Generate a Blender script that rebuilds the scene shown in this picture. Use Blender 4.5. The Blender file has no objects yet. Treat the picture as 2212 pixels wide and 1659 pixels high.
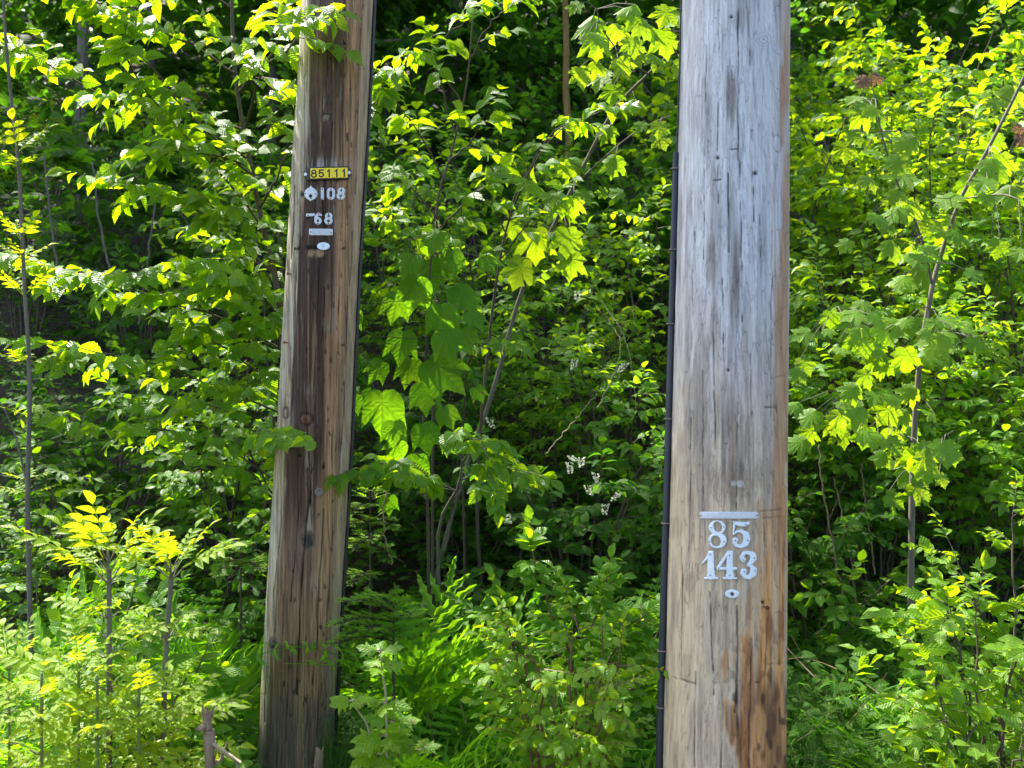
import bpy, math, random
import numpy as np
from mathutils import Vector, Matrix

# ------------------------------------------------------------------ camera, light, world
S = bpy.context.scene
COL = S.collection
FPX = 1915.6                      # focal length in pixels of a 2212 x 1659 picture
CAMZ = 1.5
R = math.radians

cam_data = bpy.data.cameras.new("camera")
cam_data.sensor_width = 36
cam_data.lens = 36 * FPX / 2212
cam_data.clip_end = 200
cam_data.clip_start = 0.05
cam_data.dof.use_dof = True
cam_data.dof.focus_distance = 3.0
cam_data.dof.aperture_fstop = 4.5
camera = bpy.data.objects.new("camera", cam_data)
camera.location = (0, 0, CAMZ)
camera.rotation_euler = (R(90), 0, 0)
COL.objects.link(camera)
S.camera = camera

SUN_EL = R(56)
SUN_AZ = math.atan2(-0.45, 0.45)          # measured from +Y towards +X
SUNV = np.array([math.sin(SUN_AZ) * math.cos(SUN_EL), math.cos(SUN_AZ) * math.cos(SUN_EL), math.sin(SUN_EL)])
world = bpy.data.worlds.new("World")
S.world = world
world.use_nodes = True
wn = world.node_tree
wn.nodes.clear()
sky = wn.nodes.new("ShaderNodeTexSky")
sky.sky_type = 'NISHITA'
sky.sun_disc = False
sky.sun_elevation = SUN_EL
sky.sun_rotation = SUN_AZ
sky.ozone_density = 0.4
sky.dust_density = 2.5
sky.air_density = 0.9
bgn = wn.nodes.new("ShaderNodeBackground")
bgn.inputs[1].default_value = 0.15
wo = wn.nodes.new("ShaderNodeOutputWorld")
wn.links.new(sky.outputs[0], bgn.inputs[0])
wn.links.new(bgn.outputs[0], wo.inputs[0])

sun_data = bpy.data.lights.new("sun", 'SUN')
sun_data.energy = 5.0
sun_data.angle = R(0.5)
sun_data.color = (1.0, 0.95, 0.86)
sun = bpy.data.objects.new("sun", sun_data)
sun.rotation_euler = Vector(SUNV).to_track_quat('Z', 'Y').to_euler()
sun.location = (-4, 8, 12)
COL.objects.link(sun)

S.view_settings.view_transform = 'Standard'
S.view_settings.look = 'None'
S.view_settings.gamma = 1
S.view_settings.use_curve_mapping = False
S.view_settings.exposure = 1.9
S.cycles.max_bounces = 7
S.cycles.diffuse_bounces = 4
S.cycles.glossy_bounces = 2
S.cycles.transmission_bounces = 5
S.cycles.caustics_reflective = False
S.cycles.caustics_refractive = False

rng = np.random.default_rng(11)
random.seed(5)


def P(px, py, Y):
    """Point seen at pixel (px, py) of the 2212-wide photograph, Y metres in front of the camera."""
    return np.array([(px - 1106) / FPX * Y, Y, CAMZ - (py - 829.5) / FPX * Y])


# ------------------------------------------------------------------ small helpers
def norm(v):
    v = np.asarray(v, float)
    return v / np.maximum(np.linalg.norm(v, axis=-1, keepdims=True), 1e-9)


def _h(ix, iy, seed):
    n = (ix.astype(np.int64) * 374761393 + iy.astype(np.int64) * 668265263 + seed * 974634777) & 0xffffffff
    n = ((n ^ (n >> 13)) * 1274126177) & 0xffffffff
    return ((n ^ (n >> 16)) & 0xffff) / 65535.0


def vn(x, y, seed=0):
    """value noise in 0..1"""
    x = np.asarray(x, float); y = np.asarray(y, float)
    ix = np.floor(x); iy = np.floor(y)
    fx = x - ix; fy = y - iy
    fx = fx * fx * (3 - 2 * fx); fy = fy * fy * (3 - 2 * fy)
    a = _h(ix, iy, seed); b = _h(ix + 1, iy, seed); c = _h(ix, iy + 1, seed); d = _h(ix + 1, iy + 1, seed)
    return (a * (1 - fx) + b * fx) * (1 - fy) + (c * (1 - fx) + d * fx) * fy


def sst(a, b, x):
    t = np.clip((x - a) / (b - a), 0, 1)
    return t * t * (3 - 2 * t)


def make_mesh(name, V, faces_idx, face_len, mats, uv=None, rnd=None, col=None, mat_idx=None, smooth=False):
    me = bpy.data.meshes.new(name)
    V = np.asarray(V, np.float32)
    fi = np.asarray(faces_idx, np.int32).ravel()
    nf = len(fi) // face_len
    me.vertices.add(len(V)); me.vertices.foreach_set("co", V.ravel())
    me.loops.add(len(fi)); me.loops.foreach_set("vertex_index", fi)
    me.polygons.add(nf)
    me.polygons.foreach_set("loop_start", np.arange(0, nf * face_len, face_len, dtype=np.int32))
    if mat_idx is not None:
        me.polygons.foreach_set("material_index", np.asarray(mat_idx, np.int32))
    if smooth:
        me.polygons.foreach_set("use_smooth", np.ones(nf, bool))
    for m in mats:
        me.materials.append(m)
    me.update(calc_edges=True)
    if uv is not None:
        l = me.uv_layers.new(name="uv")
        l.data.foreach_set("uv", np.asarray(uv, np.float32)[fi].ravel())
    if rnd is not None:
        a = me.attributes.new("rnd", 'FLOAT', 'POINT')
        a.data.foreach_set("value", np.asarray(rnd, np.float32))
    if col is not None:
        a = me.attributes.new("paint", 'FLOAT_COLOR', 'POINT')
        c4 = np.ones((len(V), 4), np.float32); c4[:, :3] = col
        a.data.foreach_set("color", c4.ravel())
    return me


def link(name, data, parent=None, loc=None):
    o = bpy.data.objects.new(name, data)
    COL.objects.link(o)
    if parent is not None:
        o.parent = parent
    if loc is not None:
        o.location = loc
    return o


def tag(o, label=None, cat=None, group=None, kind=None):
    if label: o["label"] = label
    if cat: o["category"] = cat
    if group: o["group"] = group
    if kind: o["kind"] = kind
    return o


# ------------------------------------------------------------------ materials
def mat_new(name):
    m = bpy.data.materials.new(name)
    m.use_nodes = True
    nt = m.node_tree
    nt.nodes.clear()
    out = nt.nodes.new("ShaderNodeOutputMaterial")
    return m, nt, out


def N(nt, t, **kw):
    n = nt.nodes.new(t)
    for k, v in kw.items():
        setattr(n, k, v)
    return n


def mathn(nt, op, a, b=None, c=None, clamp=False):
    n = nt.nodes.new("ShaderNodeMath"); n.operation = op; n.use_clamp = clamp
    for i, v in enumerate((a, b, c)):
        if v is None: continue
        if hasattr(v, "is_output"): nt.links.new(v, n.inputs[i])
        else: n.inputs[i].default_value = v
    return n.outputs[0]


def mixc(nt, fac, a, b, mode='MIX'):
    n = nt.nodes.new("ShaderNodeMix"); n.data_type = 'RGBA'; n.blend_type = mode
    for sock, v in ((n.inputs[0], fac), (n.inputs[6], a), (n.inputs[7], b)):
        if hasattr(v, "is_output"): nt.links.new(v, sock)
        else: sock.default_value = v if not isinstance(v, (tuple, list)) else (tuple(v) + (1,))[:4]
    return n.outputs[2]


def leaf_material(name, dark, light, trans, rough=0.38, tfac=0.45, veins=7.0, spec=0.5, vein_bump=0.35, blemish=0.28):
    """dark/light: reflectance range over leaves; trans: colour of light passing through."""
    m, nt, out = mat_new(name)
    L = nt.links
    at = N(nt, "ShaderNodeAttribute", attribute_name="rnd")
    oi = N(nt, "ShaderNodeObjectInfo")
    r = mathn(nt, 'FRACT', mathn(nt, 'ADD', at.outputs["Fac"], oi.outputs["Random"]))
    r2 = mathn(nt, 'FRACT', mathn(nt, 'MULTIPLY', r, 7.31))
    uv = N(nt, "ShaderNodeUVMap", uv_map="uv")
    sep = N(nt, "ShaderNodeSeparateXYZ"); L.new(uv.outputs[0], sep.inputs[0])
    au = mathn(nt, 'ABSOLUTE', mathn(nt, 'SUBTRACT', sep.outputs[0], 0.5))
    mid = mathn(nt, 'SUBTRACT', 1.0, mathn(nt, 'MULTIPLY', au, 22.0), clamp=True)
    ph = mathn(nt, 'MULTIPLY', mathn(nt, 'SUBTRACT', sep.outputs[1], mathn(nt, 'MULTIPLY', au, 0.9)), veins * 6.2832)
    sv = mathn(nt, 'SINE', ph)
    vein = mathn(nt, 'MAXIMUM', mid, mathn(nt, 'POWER', mathn(nt, 'MAXIMUM', sv, 0.0), 8.0))
    base = mixc(nt, r, dark, light)
    tc = N(nt, "ShaderNodeTexCoord")
    no = N(nt, "ShaderNodeTexNoise"); no.inputs["Scale"].default_value = 4.0; no.inputs["Detail"].default_value = 3
    geo = N(nt, "ShaderNodeNewGeometry")
    L.new(geo.outputs["Position"], no.inputs["Vector"])
    no2 = N(nt, "ShaderNodeTexNoise"); no2.inputs["Scale"].default_value = 70.0; no2.inputs["Detail"].default_value = 3
    L.new(geo.outputs["Position"], no2.inputs["Vector"])
    base = mixc(nt, mathn(nt, 'MULTIPLY', vein, 0.30), base, tuple(min(1, c * 2.0 + .02) for c in light))
    base = mixc(nt, mathn(nt, 'MULTIPLY', no2.outputs[0], 0.35), base, tuple(c * 0.5 for c in dark))
    # insect damage and browned patches on some leaves
    bl = mathn(nt, 'MULTIPLY', mathn(nt, 'GREATER_THAN', no2.outputs[0], 0.66), mathn(nt, 'GREATER_THAN', r2, 1 - blemish))
    base = mixc(nt, bl, base, (0.16, 0.10, 0.035))
    under = mixc(nt, 0.22, base, (0.10, 0.19, 0.045))
    base2 = mixc(nt, geo.outputs["Backfacing"], base, under)
    tcol = mixc(nt, r2, trans, (trans[0] * 0.62, trans[1] * 0.80, trans[2] * 0.8))
    tcol = mixc(nt, mathn(nt, 'MULTIPLY', vein, 0.45), tcol, tuple(c * 0.45 for c in trans))
    tcol = mixc(nt, bl, tcol, (0.12, 0.07, 0.01))
    bump = N(nt, "ShaderNodeBump"); bump.inputs["Strength"].default_value = vein_bump; bump.inputs["Distance"].default_value = 0.002
    L.new(mathn(nt, 'ADD', sv, mathn(nt, 'MULTIPLY', mid, -2.0)), bump.inputs["Height"])
    p = N(nt, "ShaderNodeBsdfPrincipled")
    L.new(base2, p.inputs["Base Color"]); L.new(bump.outputs[0], p.inputs["Normal"])
    L.new(mathn(nt, 'ADD', mathn(nt, 'MULTIPLY', r2, 0.2), rough), p.inputs["Roughness"])
    p.inputs["Specular IOR Level"].default_value = spec
    t = N(nt, "ShaderNodeBsdfTranslucent"); L.new(tcol, t.inputs[0]); L.new(bump.outputs[0], t.inputs[1])
    mx = N(nt, "ShaderNodeMixShader"); mx.inputs[0].default_value = tfac
    L.new(p.outputs[0], mx.inputs[1]); L.new(t.outputs[0], mx.inputs[2]); L.new(mx.outputs[0], out.inputs[0])
    return m


def plain_material(name, c1, c2, scale=30, rough=0.8, stretch=(1, 1, 1), bump=0.3, metallic=0.0, dist=0.003, spec=0.4):
    m, nt, out = mat_new(name)
    L = nt.links
    tc = N(nt, "ShaderNodeTexCoord"); mp = N(nt, "ShaderNodeMapping"); mp.inputs["Scale"].default_value = stretch
    L.new(tc.outputs["Object"], mp.inputs[0])
    no = N(nt, "ShaderNodeTexNoise"); no.inputs["Scale"].default_value = scale; no.inputs["Detail"].default_value = 6; no.inputs["Roughness"].default_value = .65
    L.new(mp.outputs[0], no.inputs["Vector"])
    f = mathn(nt, 'MULTIPLY_ADD', no.outputs[0], 2.2, -0.6, clamp=True)
    c = mixc(nt, f, c1, c2)
    p = N(nt, "ShaderNodeBsdfPrincipled"); L.new(c, p.inputs["Base Color"])
    p.inputs["Roughness"].default_value = rough; p.inputs["Metallic"].default_value = metallic
    p.inputs["Specular IOR Level"].default_value = spec
    b = N(nt, "ShaderNodeBump"); b.inputs["Strength"].default_value = bump; b.inputs["Distance"].default_value = dist
    L.new(no.outputs[0], b.inputs["Height"]); L.new(b.outputs[0], p.inputs["Normal"])
    L.new(p.outputs[0], out.inputs[0])
    return m


def pole_material(name, grain_strength, check=.55):
    m, nt, out = mat_new(name)
    L = nt.links
    at = N(nt, "ShaderNodeAttribute", attribute_name="paint")
    tc = N(nt, "ShaderNodeTexCoord")
    def noise(sx, sz, det=6, ro=.6):
        mp = N(nt, "ShaderNodeMapping"); mp.inputs["Scale"].default_value = (sx, sx, sz)
        L.new(tc.outputs["Object"], mp.inputs[0])
        n = N(nt, "ShaderNodeTexNoise"); n.inputs["Scale"].default_value = 1; n.inputs["Detail"].default_value = det
        n.inputs["Roughness"].default_value = ro; n.inputs["Distortion"].default_value = 0.15
        L.new(mp.outputs[0], n.inputs["Vector"]); return n.outputs[0]
    fine = noise(330, 7, 7, .7)
    mid = noise(90, 1.6, 5, .6)
    sp = noise(140, 60, 5, .7)
    g = mathn(nt, 'ADD', mathn(nt, 'MULTIPLY', fine, grain_strength), mathn(nt, 'MULTIPLY', mid, grain_strength * 0.9))
    g = mathn(nt, 'ADD', g, 1 - grain_strength * 0.95)
    g = mathn(nt, 'MULTIPLY', g, mathn(nt, 'ADD', mathn(nt, 'MULTIPLY', sp, 0.35), 0.82))
    ck = noise(42, .55, 4, .55)
    ck2 = noise(75, 1.3, 3, .5)
    c1 = mathn(nt, 'SUBTRACT', 1.0, mathn(nt, 'MULTIPLY', mathn(nt, 'ABSOLUTE', mathn(nt, 'SUBTRACT', ck, 0.5)), 95.0), clamp=True)
    c2 = mathn(nt, 'SUBTRACT', 1.0, mathn(nt, 'MULTIPLY', mathn(nt, 'ABSOLUTE', mathn(nt, 'SUBTRACT', ck2, 0.56)), 75.0), clamp=True)
    chk = mathn(nt, 'MAXIMUM', c1, mathn(nt, 'MULTIPLY', c2, .7))
    g = mathn(nt, 'MULTIPLY', g, mathn(nt, 'SUBTRACT', 1.0, mathn(nt, 'MULTIPLY', chk, check)))
    comb = N(nt, "ShaderNodeCombineXYZ")
    for i in range(3): L.new(g, comb.inputs[i])
    c = mixc(nt, 1.0, at.outputs["Color"], comb.outputs[0], 'MULTIPLY')
    p = N(nt, "ShaderNodeBsdfPrincipled"); L.new(c, p.inputs["Base Color"]); p.inputs["Roughness"].default_value = .78
    p.inputs["Specular IOR Level"].default_value = 0.35
    b = N(nt, "ShaderNodeBump"); b.inputs["Strength"].default_value = 0.7; b.inputs["Distance"].default_value = 0.003
    L.new(mathn(nt, 'SUBTRACT', mathn(nt, 'ADD', fine, mathn(nt, 'MULTIPLY', mid, 1.3)), mathn(nt, 'MULTIPLY', chk, 1.2)), b.inputs["Height"]); L.new(b.outputs[0], p.inputs["Normal"])
    L.new(p.outputs[0], out.inputs[0])
    return m


M = {}
M['birch'] = leaf_material("young_leaf", (0.040, 0.125, 0.004), (0.095, 0.21, 0.006), (0.64, 0.90, 0.006), rough=.36, tfac=.52, veins=9, vein_bump=.6, spec=.4)
M['maple'] = leaf_material("maple_leaf", (0.055, 0.15, 0.006), (0.115, 0.22, 0.010), (0.66, 0.90, 0.008), rough=.45, tfac=.52, veins=6, spec=.35, vein_bump=.15)
M['goose'] = leaf_material("broad_maple_leaf", (0.05, 0.14, 0.006), (0.085, 0.19, 0.010), (0.34, 0.66, 0.008), rough=.55, tfac=.46, veins=7, spec=.2, blemish=.1, vein_bump=.3)
M['shrub'] = leaf_material("shrub_leaf", (0.040, 0.120, 0.005), (0.090, 0.20, 0.007), (0.52, 0.84, 0.008), rough=.38, tfac=.46, veins=6, spec=.28)
M['deep'] = leaf_material("shade_tinted_leaf", (0.026, 0.080, 0.007), (0.05, 0.12, 0.010), (0.17, 0.42, 0.010), rough=.5, tfac=.45, veins=6, spec=.15)  # darker copy of the shrub green, the thicket's shade put into its colour
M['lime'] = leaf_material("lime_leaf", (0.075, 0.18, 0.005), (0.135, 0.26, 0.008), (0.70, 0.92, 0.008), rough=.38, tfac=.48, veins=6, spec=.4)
M['ash'] = leaf_material("ash_leaflet", (0.13, 0.24, 0.008), (0.21, 0.32, 0.014), (0.84, 0.94, 0.010), rough=.34, tfac=.52, veins=8, spec=.35)
M['fern'] = leaf_material("fern_frond", (0.065, 0.19, 0.007), (0.11, 0.25, 0.012), (0.46, 0.86, 0.010), rough=.5, tfac=.5, veins=3, spec=.2, blemish=.05)
M['horse'] = leaf_material("horsetail_green", (0.03, 0.10, 0.010), (0.05, 0.13, 0.012), (0.20, 0.50, 0.010), rough=.55, tfac=.45, veins=2, spec=.2)
M['needle'] = leaf_material("old_needle", (0.02, 0.05, 0.018), (0.035, 0.07, 0.022), (0.05, 0.12, 0.01), rough=.45, tfac=.2, veins=2)
M['tip'] = leaf_material("new_needle", (0.11, 0.25, 0.012), (0.17, 0.32, 0.02), (0.60, 0.90, 0.02), rough=.45, tfac=.4, veins=2)
M['red'] = leaf_material("bronze_leaf", (0.12, 0.055, 0.03), (0.18, 0.09, 0.04), (0.42, 0.20, 0.05), rough=.4, tfac=.4, veins=5)
M['flower'] = leaf_material("white_petal", (0.62, 0.62, 0.48), (0.75, 0.75, 0.62), (0.6, 0.62, 0.4), rough=.6, tfac=.35, veins=2, spec=.2, blemish=0)
M['deadleaf'] = leaf_material("dead_leaf", (0.07, 0.045, 0.028), (0.14, 0.09, 0.05), (0.16, 0.08, 0.02), rough=.7, tfac=.2, veins=5, spec=.2)
M['bark'] = plain_material("grey_bark", (0.075, 0.065, 0.05), (0.17, 0.15, 0.12), 40, .85, (1, 1, .25), .5)
M['twig'] = plain_material("brown_twig", (0.045, 0.032, 0.022), (0.10, 0.075, 0.05), 60, .7, (1, 1, .3), .4)
M['greenstem'] = plain_material("green_stem", (0.09, 0.14, 0.03), (0.16, 0.20, 0.05), 40, .5)
M['redstem'] = plain_material("red_stem", (0.10, 0.04, 0.025), (0.16, 0.08, 0.04), 40, .5)
M['deadwood'] = plain_material("dead_wood", (0.10, 0.060, 0.035), (0.34, 0.24, 0.16), 50, .85, (1, 1, .15), .6)
M['straw'] = plain_material("dry_straw", (0.24, 0.18, 0.11), (0.40, 0.32, 0.22), 40, .8)
M['ochre'] = plain_material("ochre_bark", (0.10, 0.065, 0.015), (0.22, 0.14, 0.03), 14, .8, (1, 1, .3), .5)
M['soil'] = plain_material("soil", (0.016, 0.012, 0.008), (0.05, 0.038, 0.024), 9, .95, (1, 1, 1), .9, dist=.03)
M['pole_l'] = pole_material("brown_pole_wood", 0.62)
M['pole_r'] = pole_material("grey_pole_wood", 0.24, .20)
M['alu'] = plain_material("dull_aluminium", (0.44, 0.46, 0.47), (0.62, 0.64, 0.66), 90, .42, (1, 1, 1), .12, metallic=.35, dist=.0006)
M['alu_bright'] = plain_material("bright_aluminium", (0.55, 0.62, 0.66), (0.72, 0.78, 0.82), 60, .38, (1, 1, 1), .12, metallic=.35, dist=.0006)
M['black'] = plain_material("black_plastic", (0.012, 0.012, 0.013), (0.03, 0.03, 0.032), 60, .42, (1, 1, 1), .1, dist=.0006)
M['conduit'] = plain_material("dark_conduit", (0.014, 0.018, 0.024), (0.035, 0.042, 0.05), 20, .38, (1, 1, .2), .1, dist=.001)
M['yellow'] = plain_material("yellow_enamel", (0.88, 0.66, 0.008), (0.92, 0.72, 0.012), 70, .35, (1, 1, 1), .08, dist=.0005)
M['ink'] = plain_material("black_ink", (0.008, 0.008, 0.008), (0.015, 0.015, 0.015), 30, .45)
M['hole'] = plain_material("dark_nail", (0.02, 0.018, 0.016), (0.05, 0.04, 0.035), 200, .6)
M['rust'] = plain_material("rusty_iron", (0.07, 0.025, 0.012), (0.16, 0.07, 0.03), 150, .8)
M['emboss'] = plain_material("embossed_metal", (0.30, 0.33, 0.34), (0.40, 0.43, 0.44), 90, .5, metallic=.3)
M['dull'] = plain_material("dull_iron", (0.13, 0.10, 0.09), (0.26, 0.22, 0.20), 120, .6, metallic=.3)
M['white_nail'] = plain_material("pale_nail", (0.55, 0.56, 0.55), (0.7, 0.7, 0.68), 90, .4, metallic=.2)

# ------------------------------------------------------------------ ground
def ground_z(x, y):
    x = np.asarray(x, float); y = np.asarray(y, float)
    up = np.maximum(y - 4.3, 0)
    base = 0.60 * up - 0.5 * (1 - np.exp(-up * 0.9)) * 0.5 - .05
    base = np.where(y > 44, 0.60 * 39.7 - .30, base)
    bumps = (vn(x * 1.3 + 40, y * 1.3 + 40, 3) - .5) * .16 + (vn(x * 4 + 40, y * 4 + 40, 4) - .5) * .06
    return base + bumps * np.clip((np.abs(y) + 1) / 4, 0.3, 1)


def build_ground():
    def axis(lo, hi, a, b, fine, coarse):
        return np.unique(np.concatenate([np.arange(lo, a, coarse), np.arange(a, b, fine), np.arange(b, hi + coarse, coarse)]).round(4))
    xs = axis(-60, 60, -6, 6, 0.12, 3.0); ys = axis(-30, 70, 1, 14, 0.12, 2.0)
    X, Y = np.meshgrid(xs, ys)
    Z = ground_z(X, Y)
    V = np.stack([X, Y, Z], -1).reshape(-1, 3)
    nx = len(xs); j, i = np.meshgrid(np.arange(len(ys) - 1), np.arange(nx - 1), indexing='ij')
    a = j * nx + i
    F = np.stack([a, a + 1, a + nx + 1, a + nx], -1).reshape(-1, 4)
    me = make_mesh("ground", V, F, 4, [M['soil']], smooth=True)
    tag(link("ground", me), kind="structure")


build_ground()

# ------------------------------------------------------------------ utility poles
class Pole:
    def __init__(s, top_px, Ytop, rtop, bot_px, Ybot, rbot):
        s.A = P(top_px, 0, Ytop); s.B = P(bot_px, 1659, Ybot)
        s.ra, s.rb = rtop, rbot
    def centre(s, t):
        t = np.asarray(t, float)[..., None]
        return s.A * (1 - t) + s.B * t
    def radius(s, t):
        return s.ra * (1 - np.asarray(t)) + s.rb * np.asarray(t)
    def cxhw(s, py):
        """pixel centre and half width of the pole at picture height py"""
        t = s.t_of(py)
        c = s.centre(t); r = s.radius(t)
        return 1106 + c[..., 0] / c[..., 1] * FPX, r / c[..., 1] * FPX
    def t_of(s, py):
        k = (829.5 - np.asarray(py, float)) / FPX
        za, ya = s.A[2] - CAMZ, s.A[1]; zb, yb = s.B[2] - CAMZ, s.B[1]
        # (za+(zb-za)t) = k (ya+(yb-ya)t)
        return (k * ya - za) / ((zb - za) - k * (yb - ya))
    def surf(s, px, py, off=0.0):
        px = np.asarray(px, float); py = np.asarray(py, float)
        qx, qy = px.copy(), py.copy()
        for _ in range(6):
            q = s.surf0(qx, qy)
            qx = qx + px - (1106 + q[..., 0] / q[..., 1] * FPX)
            qy = qy + py - (829.5 - (q[..., 2] - CAMZ) / q[..., 1] * FPX)
        return s.surf0(qx, qy, off)
    def surf0(s, px, py, off=0.0):
        cx, hw = s.cxhw(py)
        sn = np.clip((px - cx) / hw, -.995, .995)
        th = np.arcsin(sn)
        t = s.t_of(py)
        c = s.centre(t); r = s.radius(t) + off
        return c + np.stack([r * np.sin(th), -r * np.cos(th), 0 * r], -1)


PL = Pole(731.5, 3.42, 0.1375, 638.5, 3.36, 0.1455)
PR = Pole(1588.5, 2.50, 0.1480, 1562.5, 2.272, 0.1560)


def build_pole(pole, name, label, paint, material, t_up, t_dn):
    cols_front = np.linspace(-math.pi / 2 * 1.08, math.pi / 2 * 1.08, 190)
    cols_back = np.linspace(math.pi / 2 * 1.08, 2 * math.pi - math.pi / 2 * 1.08, 26)[1:-1]
    th = np.concatenate([cols_front, cols_back])
    ts = np.concatenate([np.linspace(t_up, -0.03, 50)[:-1], np.linspace(-0.03, 1.03, 640), np.linspace(1.03, t_dn, 8)[1:]])
    T, TH = np.meshgrid(ts, th, indexing='ij')
    py = T * 1659                     # along the pole; close to picture height
    s = np.sin(TH)
    front = np.cos(TH) > 0
    c = pole.centre(T); r = pole.radius(T)
    cx, hw = 1106 + c[..., 0] / c[..., 1] * FPX, r / c[..., 1] * FPX
    sy = c[..., 1] - r * np.cos(TH)
    PX = 1106 + (c[..., 0] + r * s) / sy * FPX
    PY = 829.5 - (c[..., 2] - CAMZ) / sy * FPX
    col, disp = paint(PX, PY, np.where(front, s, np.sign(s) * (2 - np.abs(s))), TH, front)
    rr = r + disp
    V = np.stack([c[..., 0] + rr * np.sin(TH), c[..., 1] - rr * np.cos(TH), c[..., 2]], -1)
    base = V[-1].mean(0)
    n = len(th); m = len(ts)
    j, i = np.meshgrid(np.arange(m - 1), np.arange(n), indexing='ij')
    i2 = (i + 1) % n
    F = np.stack([j * n + i, (j + 1) * n + i, (j + 1) * n + i2, j * n + i2], -1).reshape(-1, 4)
    Vf = V.reshape(-1, 3)
    top = len(Vf)
    Vf = np.vstack([Vf, V[0].mean(0)])
    colf = np.vstack([col.reshape(-1, 3), [[.2, .18, .15]]])
    capi = np.arange(n)
    cap = np.stack([capi, (capi + 1) % n, np.full(n, top), np.full(n, top)], -1)
    F = F.reshape(-1, 4)
    me = make_mesh(name, Vf, F, 4, [material], col=colf, smooth=True)
    root = bpy.data.objects.new(name, None); COL.objects.link(root)
    tag(root, label, "pole")
    o = link("shaft", me, root)
    ct = make_mesh("pole_top", Vf, cap[:, :3], 3, [material], col=colf)
    link("top_cut", ct, root)
    return root


def dist_poly(PX, PY, pts):
    d = np.full(PX.shape, 1e9)
    for (x0, y0), (x1, y1) in zip(pts[:-1], pts[1:]):
        vx, vy = x1 - x0, y1 - y0
        t = np.clip(((PX - x0) * vx + (PY - y0) * vy) / (vx * vx + vy * vy + 1e-9), 0, 1)
        d = np.minimum(d, np.hypot(PX - x0 - t * vx, PY - y0 - t * vy))
    return d


def lerp(a, b, k):
    k = k[..., None]
    return a * (1 - k) + np.asarray(b) * k


def add_crack(col, disp, PX, PY, pts, w, depth, front, dark=(.012, .009, .007), seed=0):
    xs = [p[0] for p in pts]; ys = [p[1] for p in pts]
    sel = front & (PX > min(xs) - 14) & (PX < max(xs) + 14) & (PY > min(ys) - 8) & (PY < max(ys) + 8)
    if not sel.any(): return col, disp
    x, y = PX[sel], PY[sel]
    x = x + (vn(y / 60, y * 0, seed) - .5) * 3 + (vn(y / 9, y * 0 + 3, seed) - .5) * .8
    d = dist_poly(x, y, pts)
    ww = w * (0.35 + 0.6 * vn(y / 35, y * 0 + 1, seed + 5))
    k = np.exp(-(d / ww) ** 2)
    disp[sel] -= depth * k
    k = k * (0.25 + .75 * sst(.25, .55, vn(y / 50, y * 0 + 7, seed + 9)))
    col[sel] = lerp(col[sel], dark, np.clip(k * 1.1, 0, .92))
    return col, disp


def add_knot(col, disp, PX, PY, cx, cy, rx, ry, front, c_in, c_ring, raise_=.002, seed=1, tail=0):
    sel = front & (np.abs(PX - cx) < rx * 4) & (np.abs(PY - cy) < ry * 6)
    x, y = PX[sel], PY[sel]
    d = np.hypot((x - cx) / rx, (y - cy) / ry) + (vn(x / 5, y / 5, seed) - .5) * .35
    ring = np.exp(-((d - 1) / .28) ** 2)
    inner = sst(1.05, .75, d)
    halo = np.exp(-(d / 2.1) ** 2) * (1 - inner)
    c = col[sel]
    c = lerp(c, np.asarray(c_ring) * 1.9, halo * .5)
    c = lerp(c, c_in, inner * .85)
    c = lerp(c, c_in * np.array([.4, .4, .4]), inner * (vn(d * 5, y * 0, seed) > .5) * .4)
    c = lerp(c, c_ring, ring * .85)
    if tail:
        tt = np.exp(-((x - cx) / (rx * .45)) ** 2) * sst(cy, cy + ry, y) * sst(cy + tail, cy + ry, y)
        c = lerp(c, np.asarray(c_ring) * .8, tt * .7 * (vn(x / 2, y / 20, seed) > .35))
    col[sel] = c
    disp[sel] += raise_ * np.exp(-(d / 1.8) ** 2) - .0035 * ring + .0012 * inner
    return col, disp


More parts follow.
